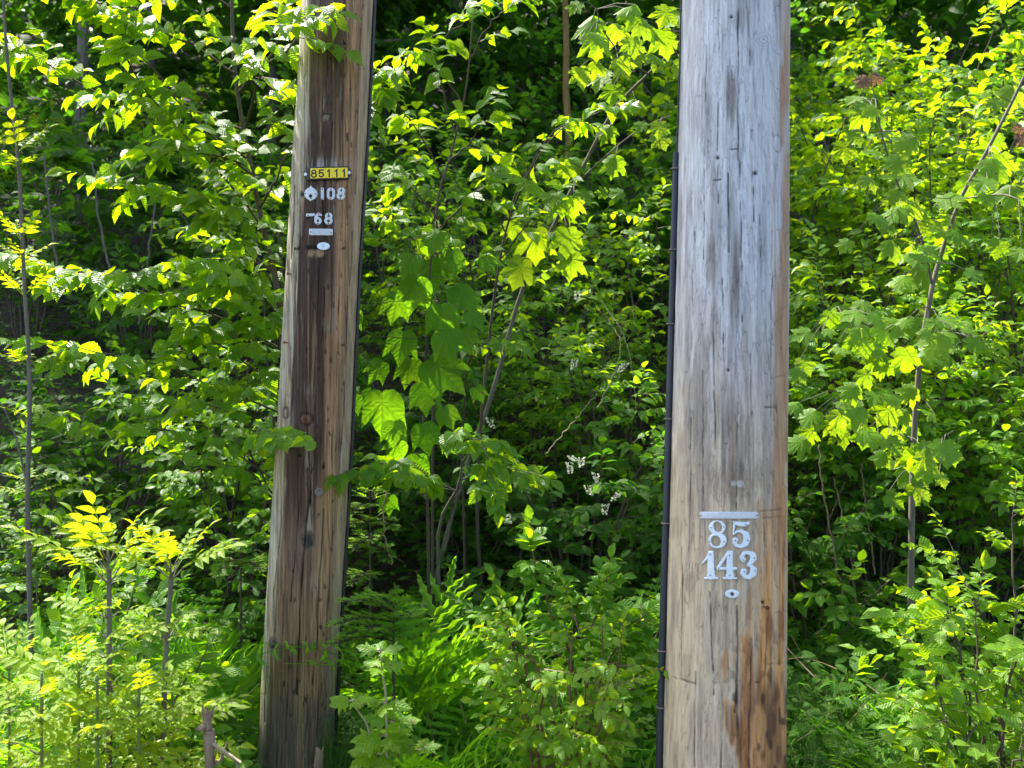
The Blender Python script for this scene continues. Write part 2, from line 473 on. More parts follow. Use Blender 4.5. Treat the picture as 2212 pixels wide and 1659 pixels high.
def paint_left(PX, PY, s, TH, front):
    n1 = vn(PX / 2.6, PY / 110, 1); n2 = vn(PX / 8, PY / 300, 2); n3 = vn(PX / 1.5, PY / 45, 3); n4 = vn(PX / 18, PY / 70, 4)
    n5 = vn(PX / 4.5, PY / 190, 9)
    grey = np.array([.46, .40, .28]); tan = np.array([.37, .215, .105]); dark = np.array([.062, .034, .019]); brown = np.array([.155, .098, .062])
    col = np.zeros(PX.shape + (3,)) + grey  # weathered grey; the left strip's paleness also paints in the sunlit edge
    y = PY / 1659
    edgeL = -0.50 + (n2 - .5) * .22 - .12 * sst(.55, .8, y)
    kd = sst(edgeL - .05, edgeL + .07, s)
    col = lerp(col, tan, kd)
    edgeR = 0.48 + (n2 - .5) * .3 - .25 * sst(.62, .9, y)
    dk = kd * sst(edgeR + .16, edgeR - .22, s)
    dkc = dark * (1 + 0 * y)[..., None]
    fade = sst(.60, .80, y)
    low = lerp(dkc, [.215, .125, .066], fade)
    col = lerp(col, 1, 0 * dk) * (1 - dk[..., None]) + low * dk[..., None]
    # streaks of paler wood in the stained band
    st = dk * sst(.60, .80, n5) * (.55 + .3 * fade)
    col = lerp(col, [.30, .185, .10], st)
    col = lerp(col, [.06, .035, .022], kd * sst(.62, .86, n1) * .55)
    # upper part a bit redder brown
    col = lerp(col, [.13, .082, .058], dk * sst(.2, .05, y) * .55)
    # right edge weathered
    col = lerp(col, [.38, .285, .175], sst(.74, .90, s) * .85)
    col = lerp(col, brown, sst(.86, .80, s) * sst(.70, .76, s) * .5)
    # left strip warm streaks
    lw = (1 - kd) * sst(.42, .65, n5) * sst(.12, .3, y)
    col = lerp(col, [.38, .25, .14], lw * .65)
    col = lerp(col, [.17, .13, .095], (1 - kd) * sst(.6, .8, n1) * .7)
    # grey scuffs
    sc = sst(.70, .9, n4) * sst(.4, .8, n3)
    col = lerp(col, [.34, .31, .27], sc * .35)
    # base: greyer and darker towards the ground
    bs = sst(.86, .97, y)
    col = lerp(col, [.15, .14, .125], bs * (.35 + .45 * n2))
    col *= (0.70 + .62 * n3)[..., None]
    disp = (n1 - .5) * .0022 + (n3 - .5) * .0012 + (n2 - .5) * .003
    disp -= .0035 * np.exp(-((s - (-.53 + (n2 - .5) * .03)) / .03) ** 2) * sst(.3, .42, y) * front
    # pole number board left a pale rubbed patch above it
    d = np.hypot((PX - 710) / 38, (PY - 356) / 14)
    col = lerp(col, [.42, .40, .36], np.exp(-d ** 2) * sst(.35, .75, n3) * front * .9)
    # scar below the oval tag
    d = np.hypot((PX - 683) / 20, (PY - 546) / 9) + (n3 - .5) * .8
    k = sst(1.15, .8, d) * front
    col = lerp(col, np.array([.36, .23, .12]), k * .9); disp = disp - .004 * k
    d = np.hypot((PX - 684) / 23, (PY - 534) / 4.5) + (n3 - .5) * .6
    k = sst(1.1, .8, d) * front
    col = lerp(col, [.012, .01, .008], k); disp = disp - .004 * k
    d = np.hypot((PX - 694) / 28, (PY - 556) / 60)
    col = lerp(col, [.035, .026, .022], np.exp(-d ** 2) * front * .55 * (1 - sst(1.2, .8, np.hypot((PX - 683) / 20, (PY - 546) / 9))))
    for (pts, w, dep) in [
        ([(745, 0), (742, 130), (738, 260)], 1.4, .004), ([(726, 0), (722, 90), (716, 180)], 1.1, .003),
        ([(708, 120), (705, 200)], 1.3, .003), ([(700, 265), (693, 340)], 1.2, .003),
        ([(697, 425), (698, 470), (701, 500)], 2.0, .006), ([(640, 560), (636, 700), (628, 860)], 2.0, .006),
        ([(636, 400), (630, 560)], 1.6, .005), ([(690, 560), (686, 700), (676, 860)], 1.7, .006),
        ([(702, 620), (694, 740)], 1.5, .004), ([(664, 900), (661, 870), (668, 1000), (672, 1130)], 2.0, .007),
        ([(667, 1080), (652, 1250), (643, 1420), (640, 1500)], 2.6, .010), ([(655, 1000), (640, 1180), (628, 1300)], 1.5, .004),
        ([(735, 620), (728, 800), (716, 1000)], 1.3, .004), ([(752, 640), (745, 860), (735, 980)], 1.5, .005),
        ([(617, 940), (606, 1150), (590, 1290)], 1.2, .003), ([(700, 1100), (690, 1300), (678, 1480)], 1.5, .005),
        ([(719, 1150), (706, 1360), (700, 1480)], 1.3, .004), ([(578, 1400), (570, 1560)], 1.4, .004),
        ([(666, 1500), (658, 1640)], 1.6, .005), ([(625, 1420), (618, 1600)], 1.4, .004), ([(690, 1490), (683, 1600)], 1.3, .004),
        ([(780, 60), (774, 260), (768, 420)], 1.4, .004), ([(670, 0), (664, 200)], 1.1, .003), ([(762, 500), (756, 620)], 1.3, .003)]:
        col, disp = add_crack(col, disp, PX, PY, pts, w, dep, front, seed=int(pts[0][0] + pts[0][1]))
    rr = np.random.default_rng(3)
    for k in range(150):      # gouges left by climbing irons
        yy = rr.uniform(10, 1560); t = yy / 1659
        cxx = 731.5 - 93 * t; hw = 77 + 6 * t
        xx = cxx + hw * rr.uniform(-.5, .75)
        L = rr.uniform(3, 10)
        col, disp = add_crack(col, disp, PX, PY, [(xx, yy), (xx + rr.uniform(-3, 3), yy + L)], rr.uniform(1.6, 3.0), .003, front, (.03, .02, .015), seed=k + 50)
    knots = [(706, 28, 9, 10, (.24, .18, .13), (.06, .04, .03), 0), (704, 255, 9, 9, (.33, .25, .17), (.07, .045, .03), 0),
             (662, 905, 13, 13, (.21, .085, .04), (.05, .025, .016), 0), (617, 893, 5, 12, (.3, .23, .15), (.09, .06, .04), 0),
             (665, 1168, 13, 16, (.035, .025, .02), (.12, .085, .06), 45), (590, 1390, 8, 11, (.045, .033, .026), (.11, .08, .055), 40)]
    for i, (a, b, rx, ry, ci, cr, tl) in enumerate(knots):
        col, disp = add_knot(col, disp, PX, PY, a, b, rx, ry, front, np.array(ci), np.array(cr), seed=i + 20, tail=tl)
    # pale spur above the dark knot, and dark run marks
    d = np.abs(PX - (668 + (1150 - PY) * .04)) / (2 + np.clip((PY - 1090) / 14, 0, 5))
    col = lerp(col, [.42, .36, .28], np.exp(-d ** 2) * sst(1085, 1100, PY) * sst(1152, 1140, PY) * front * .7)
    for (x, y0, r_) in [(652, 420, 4.5), (644, 537, 4), (665, 468, 5), (700, 1010, 4), (652, 960, 5), (648, 985, 3.5)]:
        k = np.exp(-(((PX - x) / r_) ** 2 + ((PY - y0) / (r_ * 1.3)) ** 2) ** 2) * front
        col = lerp(col, [.01, .008, .006], k); disp = disp - .006 * k
    return np.clip(col, .004, .7), disp


def paint_right(PX, PY, s, TH, front):
    n1 = vn(PX / 4, PY / 150, 31); n2 = vn(PX / 14, PY / 260, 32); n3 = vn(PX / 2, PY / 60, 33); n4 = vn(PX / 30, PY / 110, 34)
    n5 = vn(PX / 8, PY / 420, 35); n6 = vn(PX / 18, PY / 60, 36)
    y = PY / 1659
    top = np.array([.53, .535, .535]); low = np.array([.57, .445, .285])
    col = lerp(np.zeros(PX.shape + (3,)) + top, low, sst(.30, .72, y))
    # grey-brown water stains
    col = lerp(col, [.17, .155, .14], sst(.50, .85, n2) * .45)
    col = lerp(col, [.33, .25, .17], sst(.55, .8, n6) * sst(.3, .6, y) * .5)
    col = lerp(col, [.17, .155, .14], sst(.60, .85, n4 * .6 + n1 * .4) * .45)
    for (x, yy, rx, ry, a) in [(1578, 215, 15, 62, .75), (1536, 560, 10, 60, .5), (1592, 590, 11, 90, .55), (1545, 700, 12, 60, .55), (1590, 660, 16, 70, .5),
                               (1500, 250, 9, 60, .3), (1568, 880, 26, 70, .5), (1590, 960, 40, 70, .55), (1508, 900, 14, 120, .3), (1585, 1040, 45, 50, .5), (1495, 1000, 20, 160, .35), (1600, 40, 20, 34, .4)]:
        d = np.hypot((PX - x) / rx, (PY - yy) / ry) + (n1 - .5) * .9 + (n3 - .5) * .3
        col = lerp(col, [.165, .135, .11], sst(1.2, .5, d) * a * front)
    # warm, peeled strip on the right
    warm = sst(.50, .62, s + (n5 - .5) * .30) * sst(.30, .48, n6 * .5 + n2 * .5 + .06)
    warm = np.maximum(warm, np.exp(-((s - .76) / .085) ** 2) * sst(.2, .5, n2 + .15)) * sst(.97, .9, s)
    col = lerp(col, [.42, .235, .10], warm * .85)
    col = lerp(col, [.42, .27, .14], sst(.60, .78, n5) * sst(-.3, .2, s + (n2 - .5)) * sst(.45, .6, vn(PX / 11, PY / 95, 47)) * .6)
    col = lerp(col, [.36, .37, .38], sst(.9, .96, s) * .6)
    # heartwood showing low on the right
    ed = sst(.55, .88, y)
    nb = vn(PX / 26, PY / 75, 71) * .6 + vn(PX / 10, PY / 34, 72) * .4
    k = sst(.50 - .60 * ed, .66 - .60 * ed, s + (nb - .5) * .75 + (n5 - .5) * .12) * sst(.60, .78, y)
    col = lerp(col, [.62, .31, .10], k * .95)
    col = lerp(col, [.33, .135, .04], k * sst(.46, .66, nb * .7 + n1 * .3) * .9)
    col = lerp(col, [.52, .42, .28], k * sst(.62, .8, n5) * .7 * sst(.97, .85, y))
    # rot and dirt near the foot
    d2 = sst(.83, .97, y + (n4 - .5) * .08) * sst(-.15, .5, s + (n5 - .5) * .6)
    col = lerp(col, [.075, .038, .018], d2 * (.25 + .65 * sst(.42, .60, nb)))
    d3 = sst(.915, .985, y + (n2 - .5) * .12) * sst(.3, .6, s)
    col = lerp(col, [.16, .07, .025], d3 * .6)
    sp = sst(.66, .76, vn(PX / 9, PY / 26, 40)) * sst(.78, .90, y) * sst(-.2, .2, s + (n4 - .5))
    col = lerp(col, [.03, .02, .014], sp * .75)
    # pale streaks
    col = lerp(col, [.62, .64, .66], sst(.58, .78, n5) * sst(.60, .3, y) * .55)
    col = lerp(col, [.62, .54, .42], sst(.60, .80, n1) * sst(.66, .8, y) * sst(.3, -.2, s) * .45)
    # ragged peel edges
    e = np.abs(vn(PX / 24, PY / 52, 44) - .56) + np.abs(n3 - .5) * .010
    pe = sst(.014, .002, e) * sst(.32, .52, s) * .7
    col = lerp(col, [.10, .065, .04], pe)
    col *= (0.83 + .34 * n3)[..., None]
    disp = (n1 - .5) * .0016 + (n3 - .5) * .0006 + (n2 - .5) * .003 - .0016 * pe
    for (pts, w, dep) in [
        ([(1595, 0), (1596, 180), (1595, 345)], 1.5, .005), ([(1572, 375), (1574, 470), (1576, 545)], 1.9, .007),
        ([(1552, 20), (1553, 130)], 1.1, .003), ([(1619, 0), (1618, 200)], 1.1, .003), ([(1526, 100), (1522, 400), (1520, 560)], 1.1, .003),
        ([(1550, 200), (1551, 440)], 1.0, .003), ([(1597, 345), (1602, 560), (1604, 720)], 1.2, .004), ([(1625, 280), (1628, 480)], 1.1, .003),
        ([(1640, 460), (1644, 600)], 1.0, .003), ([(1560, 600), (1564, 780)], 1.2, .003), ([(1541, 720), (1545, 980)], 1.5, .004),
        ([(1519, 800), (1520, 1090), (1525, 1180)], 1.3, .004), ([(1594, 870), (1590, 1100)], 1.5, .004), ([(1620, 760), (1624, 900)], 1.0, .003),
        ([(1591, 1310), (1593, 1420), (1588, 1540)], 2.1, .007), ([(1534, 1280), (1537, 1400), (1543, 1500)], 1.7, .005),
        ([(1492, 900), (1488, 1300)], 1.1, .003), ([(1474, 1180), (1470, 1440)], 1.1, .003), ([(1592, 1200), (1589, 1300)], 1.3, .004),
        ([(1562, 1480), (1557, 1659)], 1.5, .004), ([(1502, 1450), (1500, 1659)], 1.4, .004), ([(1624, 1380), (1618, 1659)], 1.7, .005),
        ([(1650, 1080), (1655, 1250)], 1.2, .003), ([(1668, 600), (1666, 900)], 1.1, .003), ([(1660, 1320), (1652, 1500)], 1.6, .005),
        ([(1462, 300), (1458, 700)], 1.0, .002), ([(1500, 500), (1494, 760)], 1.0, .003)]:
        col, disp = add_crack(col, disp, PX, PY, pts, w, dep, front, (.05, .04, .035), seed=int(pts[0][0] + pts[0][1]))
    # cross scratches
    for pts in [[(1640, 1105), (1688, 1100)], [(1652, 880), (1676, 878), (1676, 892)], [(1660, 820), (1690, 812)], [(1655, 1435), (1692, 1432)],
                [(1450, 1462), (1500, 1476)], [(1540, 1476), (1600, 1472)], [(1575, 322), (1595, 322)], [(1650, 1120), (1690, 1116)], [(1620, 1478), (1650, 1470)], [(1540, 390), (1556, 388)]]:
        col, disp = add_crack(col, disp, PX, PY, pts, 1.6, .002, front, (.06, .045, .035), seed=int(pts[0][1]))
    # grain swirl round the healed branch
    d = np.hypot((PX - 1590) / 52, (PY - 1045) / 26)
    k = np.exp(-(d / 1.1) ** 2) * front
    col = lerp(col, [.36, .24, .15], k * .5 * (np.sin(d * 24 + n2 * 3) > .1))
    d = np.minimum(np.hypot((PX - 1586) / 7, (PY - 1044) / 6), np.hypot((PX - 1598) / 8, (PY - 1045) / 7)) + (n3 - .5) * .3
    col = lerp(col, [.55, .50, .44], sst(1.2, .8, d) * front)
    d = np.hypot((PX - 1650) / 15, (PY - 85) / 14)
    col = lerp(col, [.22, .2, .19], np.exp(-(d / 1.3) ** 2) * (np.sin(d * 13) > .2) * .6 * front)
    for (x, y0, r_) in [(1550, 341, 4), (1632, 374, 4.5), (1649, 1302, 4), (1580, 36, 3.5), (1573, 800, 3)]:
        k = np.exp(-(((PX - x) / r_) ** 2 + ((PY - y0) / (r_ * 1.1)) ** 2) ** 2) * front
        col = lerp(col, [.015, .012, .01], k); disp = disp - .005 * k
    return np.clip(col, .004, .7), disp


def t_for_z(pole, z):
    return (z - pole.A[2]) / (pole.B[2] - pole.A[2])


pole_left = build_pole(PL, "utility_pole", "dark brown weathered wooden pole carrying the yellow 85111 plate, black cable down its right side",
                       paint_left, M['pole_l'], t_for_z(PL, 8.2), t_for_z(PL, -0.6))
pole_right = build_pole(PR, "utility_pole", "thick silver-grey wooden pole numbered 85 143, rusty brown at its foot",
                        paint_right, M['pole_r'], t_for_z(PR, 7.6), t_for_z(PR, -0.6))


# ------------------------------------------------------------------ plates and numerals cut as signed-distance shapes
def sd_stroke(X, Y, pts):
    d = np.full(X.shape, 1e9)
    for (x0, y0, r0), (x1, y1, r1) in zip(pts[:-1], pts[1:]):
        vx, vy = x1 - x0, y1 - y0
        t = np.clip(((X - x0) * vx + (Y - y0) * vy) / (vx * vx + vy * vy + 1e-9), 0, 1)
        d = np.minimum(d, np.hypot(X - x0 - t * vx, Y - y0 - t * vy) - (r0 + (r1 - r0) * t))
    return d


def sd_ell(X, Y, cx, cy, rx, ry, rot=0):
    c, s = math.cos(R(rot)), math.sin(R(rot))
    x, y = X - cx, Y - cy
    u, v = c * x + s * y, -s * x + c * y
    return (np.hypot(u / rx, v / ry) - 1) * min(rx, ry)


def sd_box(X, Y, cx, cy, hx, hy, r, rot=0):
    c, s = math.cos(R(rot)), math.sin(R(rot))
    x, y = X - cx, Y - cy
    u, v = np.abs(c * x + s * y) - hx + r, np.abs(-s * x + c * y) - hy + r
    return np.hypot(np.maximum(u, 0), np.maximum(v, 0)) + np.minimum(np.maximum(u, v), 0) - r


def plate_mesh(name, sdf, box, step, conv, pole, off, thick, mat, rounding=None):
    """Solid plate from a 2D outline, bent onto the pole. conv: local -> picture pixels."""
    x0, y0, x1, y1 = box
    xs = np.arange(x0, x1 + step, step); ys = np.arange(y0, y1 + step, step)
    X, Y = np.meshgrid(xs, ys)
    D = sdf(X, Y)
    nx = len(xs)
    V = []; H = []; key = {}
    rounding = rounding or step * 2.2
    def vert(k, x, y, d):
        if k not in key:
            key[k] = len(V); V.append((x, y)); H.append(min(1.0, max(0.0, -d) / rounding))
        return key[k]
    faces = []; walls = []
    for j in range(len(ys) - 1):
        row = D[j:j + 2]
        if (row > 0).all(): continue
        for i in range(nx - 1):
            c = [(i, j), (i + 1, j), (i + 1, j + 1), (i, j + 1)]
            dv = [D[b, a] for a, b in c]
            if min(dv) > 0: continue
            poly = []
            kinds = []
            for q in range(4):
                a, b = c[q], c[(q + 1) % 4]
                da, db = dv[q], dv[(q + 1) % 4]
                if da <= 0:
                    poly.append(vert(a, X[a[1], a[0]], Y[a[1], a[0]], da)); kinds.append(0)
                if (da <= 0) != (db <= 0):
                    t = da / (da - db)
                    k = (min(a, b), max(a, b))
                    poly.append(vert(k, X[a[1], a[0]] * (1 - t) + X[b[1], b[0]] * t, Y[a[1], a[0]] * (1 - t) + Y[b[1], b[0]] * t, 0)); kinds.append(1 if da <= 0 else 2)
            if len(poly) >= 3:
                faces.append(poly)
                for q in range(len(poly)):
                    if kinds[q] == 1 and kinds[(q + 1) % len(poly)] == 2:
                        walls.append((poly[q], poly[(q + 1) % len(poly)]))
    V = np.array(V); H = np.array(H)
    px, py = conv(V[:, 0], V[:, 1])
    top = pole.surf(px, py, 0) ; 
    up = pole.surf(px, py, 1.0) - top
    h = off + thick * (0.55 + 0.45 * np.sqrt(1 - (1 - H) ** 2))
    Vt = top + up * h[:, None]
    Vb = top + up * (off - 0.004)
    n = len(V)
    me = bpy.data.meshes.new(name)
    F = [tuple(f) for f in faces] + [(a, b, b + n, a + n) for a, b in walls]
    me.from_pydata([tuple(v) for v in np.vstack([Vt, Vb])], [], F)
    me.materials.append(mat)
    return me


def cvA(x, y):   # crop of the brown pole's tags
    return (1150 + np.asarray(x) / 3.687) * .553, (600 + np.asarray(y) / 3.687) * .553


def cvB(x, y):   # crop of the grey pole's tags
    return (2680 + np.asarray(x) / 3.859) * .553, (1950 + np.asarray(y) / 3.859) * .553


def sub(d, *holes):
    for h in holes: d = np.maximum(d, -h)
    return d


def centre_of(me):
    c = np.zeros(len(me.vertices) * 3, np.float32); me.vertices.foreach_get("co", c)
    return c.reshape(-1, 3).mean(0)


def tag_thing(name, label, cat, sdf, box, step, conv, pole, off, thick, mat, group=None, nails=(), nail_mat=None, nail_r=9):
    me = plate_mesh(name, sdf, box, step, conv, pole, off, thick, mat)
    root = bpy.data.objects.new(name, None); COL.objects.link(root)
    root.location = centre_of(me)
    tag(root, label, cat, group)
    def child(nm, m_):
        o = bpy.data.objects.new(nm, m_); COL.objects.link(o); o.parent = root; o.location = -Vector(root.location); return o
    child("face", me)
    for (x, y) in nails:
        nm = plate_mesh("nail", lambda X, Y: sd_ell(X, Y, x, y, nail_r, nail_r), (x - nail_r - 2, y - nail_r - 2, x + nail_r + 2, y + nail_r + 2), nail_r / 3,
                        conv, pole, off + thick, .0012, nail_mat or M['hole'])
        child("nail", nm)
    return root, child


def stroke_num(ch, cx, cy, h, w, r):
    """plain block numerals (strokes) for the yellow plate"""
    def arc(x, y, rx, ry, a0, a1, n=14):
        return [(x + rx * math.cos(R(a)), y + ry * math.sin(R(a)), r) for a in np.linspace(a0, a1, n)]
    if ch == '8':
        return [arc(cx, cy - h * .24, w * .42, h * .22, 0, 360, 20), arc(cx, cy + h * .23, w * .5, h * .27, 0, 360, 20)]
    if ch == '5':
        return [[(cx + w * .42, cy - h * .46, r), (cx - w * .34, cy - h * .46, r), (cx - w * .42, cy - h * .02, r)], arc(cx - w * .02, cy + h * .18, w * .46, h * .29, -150, 150, 20)]
    if ch == '1':
        return [[(cx + w * .1, cy - h * .48, r), (cx + w * .1, cy + h * .5, r)], [(cx + w * .1, cy - h * .46, r * .8), (cx - w * .32, cy - h * .2, r * .8)]]


def build_tags():
    tilt = lambda x, y: (x, y - (x - 478) * .030)
    # --- black framed yellow number plate
    cvT = lambda x, y: cvA(*tilt(np.asarray(x), np.asarray(y)))
    def frame(X, Y):
        d = sd_box(X, Y, 478, 290, 300, 96, 22)
        d = np.minimum(d, sd_box(X, Y, 478, 292, 328, 58, 34))
        return d
    root, child = tag_thing("number_plate", "black-framed yellow plate reading 85111, highest tag on the brown pole", "number plate",
                            frame, (140, 180, 820, 400), 9, cvT, PL, .003, .006, M['black'])
    for k in range(5):
        x = 297 + k * 100.4
        pm = plate_mesh("yellow_tile", lambda X, Y: sd_box(X, Y, x, 288, 49, 72, 3), (x - 54, 210, x + 54, 366), 6, cvT, PL, .009, .0012, M['yellow'])
        tile = child("yellow_tile", pm)
        ch = '85111'[k]
        st = stroke_num(ch, x - 2, 290, 104, 62 if ch != '1' else 60, 9.5)
        f = lambda X, Y: np.minimum.reduce([sd_stroke(X, Y, s_) for s_ in st])
        dm = plate_mesh("numeral", f, (x - 50, 218, x + 50, 362), 3.2, cvT, PL, .0102, .001, M['ink'])
        o = bpy.data.objects.new("numeral", dm); COL.objects.link(o); o.parent = tile
    for (x, y) in ((183, 300), (768, 290)):
        nm = plate_mesh("nail", lambda X, Y: sd_ell(X, Y, x, y, 23, 25), (x - 28, y - 30, x + 28, y + 30), 6, cvT, PL, .009, .003, M['white_nail'])
        child("nail", nm)

    G = "metal tags nailed to the brown pole"
    # --- drop-shaped tag
    f = lambda X, Y: sub(np.minimum(sd_ell(X, Y, 240, 582, 92, 92), np.minimum(sd_stroke(X, Y, [(240, 462, 3), (240, 540, 62)]), sd_stroke(X, Y, [(232, 688, 3), (238, 640, 44)]))),
                         sd_ell(X, Y, 237, 612, 25, 25), sd_ell(X, Y, 242, 645, 8, 14))
    tag_thing("tree_shaped_tag", "round pale metal tag with pointed top and centre hole, left of number 108", "metal tag", f, (140, 450, 345, 700), 6, cvA, PL, .001, .002, M['alu'], G, [(165, 576), (312, 583)])
    # --- 1 0 8
    f = lambda X, Y: sd_box(X, Y, 404, 580, 21, 88, 10)
    tag_thing("metal_numeral", "narrow white metal one starting the upper numeral row on the brown pole", "numeral", f, (375, 484, 433, 676), 5, cvA, PL, .001, .002, M['alu'], G, [(404, 516), (400, 653)])
    f = lambda X, Y: sub(sd_box(X, Y, 525, 580, 58, 88, 56), sd_box(X, Y, 524, 582, 21, 47, 21))
    tag_thing("metal_numeral", "white metal zero in the middle of the upper numeral row on the brown pole", "numeral", f, (459, 484, 591, 676), 5, cvA, PL, .001, .002, M['alu'], G, [(527, 512), (517, 648)])
    f = lambda X, Y: sub(np.minimum(sd_ell(X, Y, 671, 542, 54, 51), sd_ell(X, Y, 663, 611, 60, 58)), sd_ell(X, Y, 671, 538, 16, 12), sd_ell(X, Y, 663, 614, 19, 17))
    tag_thing("metal_numeral", "white metal eight ending the upper numeral row on the brown pole", "numeral", f, (598, 484, 731, 676), 4.5, cvA, PL, .001, .002, M['alu'], G, [(674, 514), (659, 650)])
    # --- broken strip, 6 8
    f = lambda X, Y: np.minimum(sd_box(X, Y, 238, 885, 56, 20, 5, -5), sd_box(X, Y, 192, 888, 20, 23, 6, -3))
    tag_thing("broken_strip", "short bent metal strip left of the 68 on the brown pole", "metal strip", f, (162, 845, 305, 925), 5, cvA, PL, .001, .002, M['alu'], G, [(203, 890)], M['rust'])
    f = lambda X, Y: sub(np.minimum(sd_ell(X, Y, 341, 970, 52, 56), sd_stroke(X, Y, [(384, 888, 14), (352, 872, 19), (322, 895, 22), (308, 940, 20)])), sd_ell(X, Y, 342, 970, 17, 18))
    tag_thing("metal_numeral", "white metal six with rust at its foot, lower numeral row on the brown pole", "numeral", f, (282, 845, 402, 1034), 4.5, cvA, PL, .001, .002, M['alu'], G, [(352, 872), (338, 1008)], M['rust'], 10)
    f = lambda X, Y: sub(np.minimum(sd_ell(X, Y, 494, 902, 53, 50), sd_ell(X, Y, 490, 968, 60, 57)), sd_ell(X, Y, 493, 902, 17, 13), sd_ell(X, Y, 490, 972, 21, 17))
    tag_thing("metal_numeral", "white metal eight beside the rusty six on the brown pole", "numeral", f, (425, 845, 558, 1034), 4.5, cvA, PL, .001, .002, M['alu'], G, [(492, 870), (489, 1003)], M['rust'], 10)
    # --- embossed plate
    f = lambda X, Y: sd_box(X, Y, 383, 1131, 168, 47, 14, .5)
    root, child = tag_thing("name_strip", "small rectangular metal plate embossed NET&T CO. below the 68", "metal tag", f, (208, 1076, 558, 1186), 8, cvA, PL, .001, .002, M['alu'], G, [(240, 1130), (527, 1137)])
    cu = bpy.data.curves.new("lettering", 'FONT'); cu.body = "NET&T CO."; cu.size = 62; cu.align_x = 'CENTER'; cu.align_y = 'CENTER'; cu.resolution_u = 3
    to = bpy.data.objects.new("lettering", cu); COL.objects.link(to)
    bpy.context.view_layer.update()
    tm = bpy.data.meshes.new_from_object(to.evaluated_get(bpy.context.evaluated_depsgraph_get()))
    bpy.data.objects.remove(to)
    co = np.zeros(len(tm.vertices) * 3, np.float32); tm.vertices.foreach_get("co", co); co = co.reshape(-1, 3)
    co[:, 0] *= 245 / max(1e-6, co[:, 0].max() - co[:, 0].min()); co[:, 1] *= 52 / max(1e-6, co[:, 1].max() - co[:, 1].min())
    px, py = cvA(383 + co[:, 0], 1131 - co[:, 1])
    tm.vertices.foreach_set("co", PL.surf(px, py, .0034).astype(np.float32).ravel())
    tm.materials.clear(); tm.materials.append(M['emboss'])
    child("lettering", tm)
    # --- oval tag
    f = lambda X, Y: sd_ell(X, Y, 418, 1335, 90, 56)
    root, child = tag_thing("oval_tag", "shiny pale blue oval tag, lowest tag on the brown pole above the scar", "metal tag", f, (322, 1272, 514, 1398), 6, cvA, PL, .001, .0022, M['alu_bright'], G)
    nm = plate_mesh("nail", lambda X, Y: sd_ell(X, Y, 415, 1333, 18, 18), (392, 1310, 438, 1356), 5, cvA, PL, .0032, .001, M['alu'])
    child("nail", nm)
    # --- round disc lower down (picture pixels)
    idc = lambda x, y: (np.asarray(x), np.asarray(y))
    f = lambda X, Y: sd_ell(X, Y, 688.5, 1062.5, 9, 9)
    tag_thing("date_nail", "flat round grey disc nailed halfway down the brown pole", "metal disc", f, (677, 1051, 700, 1074), .8, idc, PL, .001, .002, M['dull'], None, [(689, 1059)], M['hole'], 1.5)

    # --- grey pole
    G2 = "metal tags nailed to the grey pole"
    f = lambda X, Y: sd_box(X, Y, 645, 243, 433, 53, 22, .2)
    tag_thing("blank_strip", "blank horizontal metal strip above the 85 on the grey pole", "metal strip", f, (205, 180, 1085, 305), 10, cvB, PR, .001, .002, M['alu'], G2, [(230, 246), (1060, 243)])
    f = lambda X, Y: sub(np.minimum(sd_ell(X, Y, 470, 428, 125, 108), sd_ell(X, Y, 476, 622, 137, 120)), sd_ell(X, Y, 481, 418, 60, 84, -22), sd_ell(X, Y, 452, 634, 70, 82, -24))
    tag_thing("metal_numeral", "large white serif eight under the blank strip on the grey pole", "numeral", f, (328, 308, 624, 752), 7, cvB, PR, .001, .0028, M['alu_bright'], G2, [(382, 427), (572, 418), (354, 636), (572, 634)])
    f = lambda X, Y: np.minimum.reduce([sd_stroke(X, Y, [(706, 330, 6), (745, 368, 30), (800, 375, 34), (880, 378, 38), (930, 365, 22), (944, 340, 8)]),
                                        sd_stroke(X, Y, [(730, 380, 22), (716, 450, 14), (710, 535, 10)]),
                                        sd_stroke(X, Y, [(712, 530, 8), (765, 485, 18), (835, 482, 28), (895, 528, 46), (912, 600, 52), (890, 672, 46), (825, 714, 27), (755, 700, 26), (730, 655, 34), (738, 615, 43)])])
    tag_thing("metal_numeral", "large white serif five chipped at its top, under the blank strip on the grey pole", "numeral", f, (685, 308, 975, 752), 7, cvB, PR, .001, .0028, M['alu_bright'], G2, [(742, 392), (895, 380), (740, 620), (922, 615)], None, 10)
    f = lambda X, Y: np.minimum.reduce([sd_stroke(X, Y, [(260, 955, 14), (345, 862, 26), (375, 822, 40)]), sd_stroke(X, Y, [(376, 822, 42), (376, 1000, 50), (380, 1120, 55), (380, 1150, 66)]), sd_box(X, Y, 381, 1190, 105, 15, 12),
                                        sd_box(X, Y, 376, 810, 40, 28, 6)])
    tag_thing("metal_numeral", "large white serif one starting the bottom numeral row on the grey pole", "numeral", f, (238, 768, 496, 1216), 7, cvB, PR, .001, .0028, M['alu_bright'], G2, [(372, 828), (372, 1142)])
    f = lambda X, Y: np.minimum.reduce([sd_stroke(X, Y, [(660, 822, 44), (655, 1000, 49), (659, 1120, 52), (660, 1150, 64)]), sd_box(X, Y, 662, 1190, 108, 15, 12), sd_stroke(X, Y, [(636, 800, 22), (486, 1034, 25)]),
                                        sd_box(X, Y, 618, 1044, 150, 22, 10), sd_box(X, Y, 664, 806, 42, 32, 6)])
    tag_thing("metal_numeral", "large white serif four in the middle of the bottom row on the grey pole", "numeral", f, (450, 764, 782, 1216), 7, cvB, PR, .001, .0028, M['alu_bright'], G2, [(653, 846), (497, 1034), (657, 1142)])
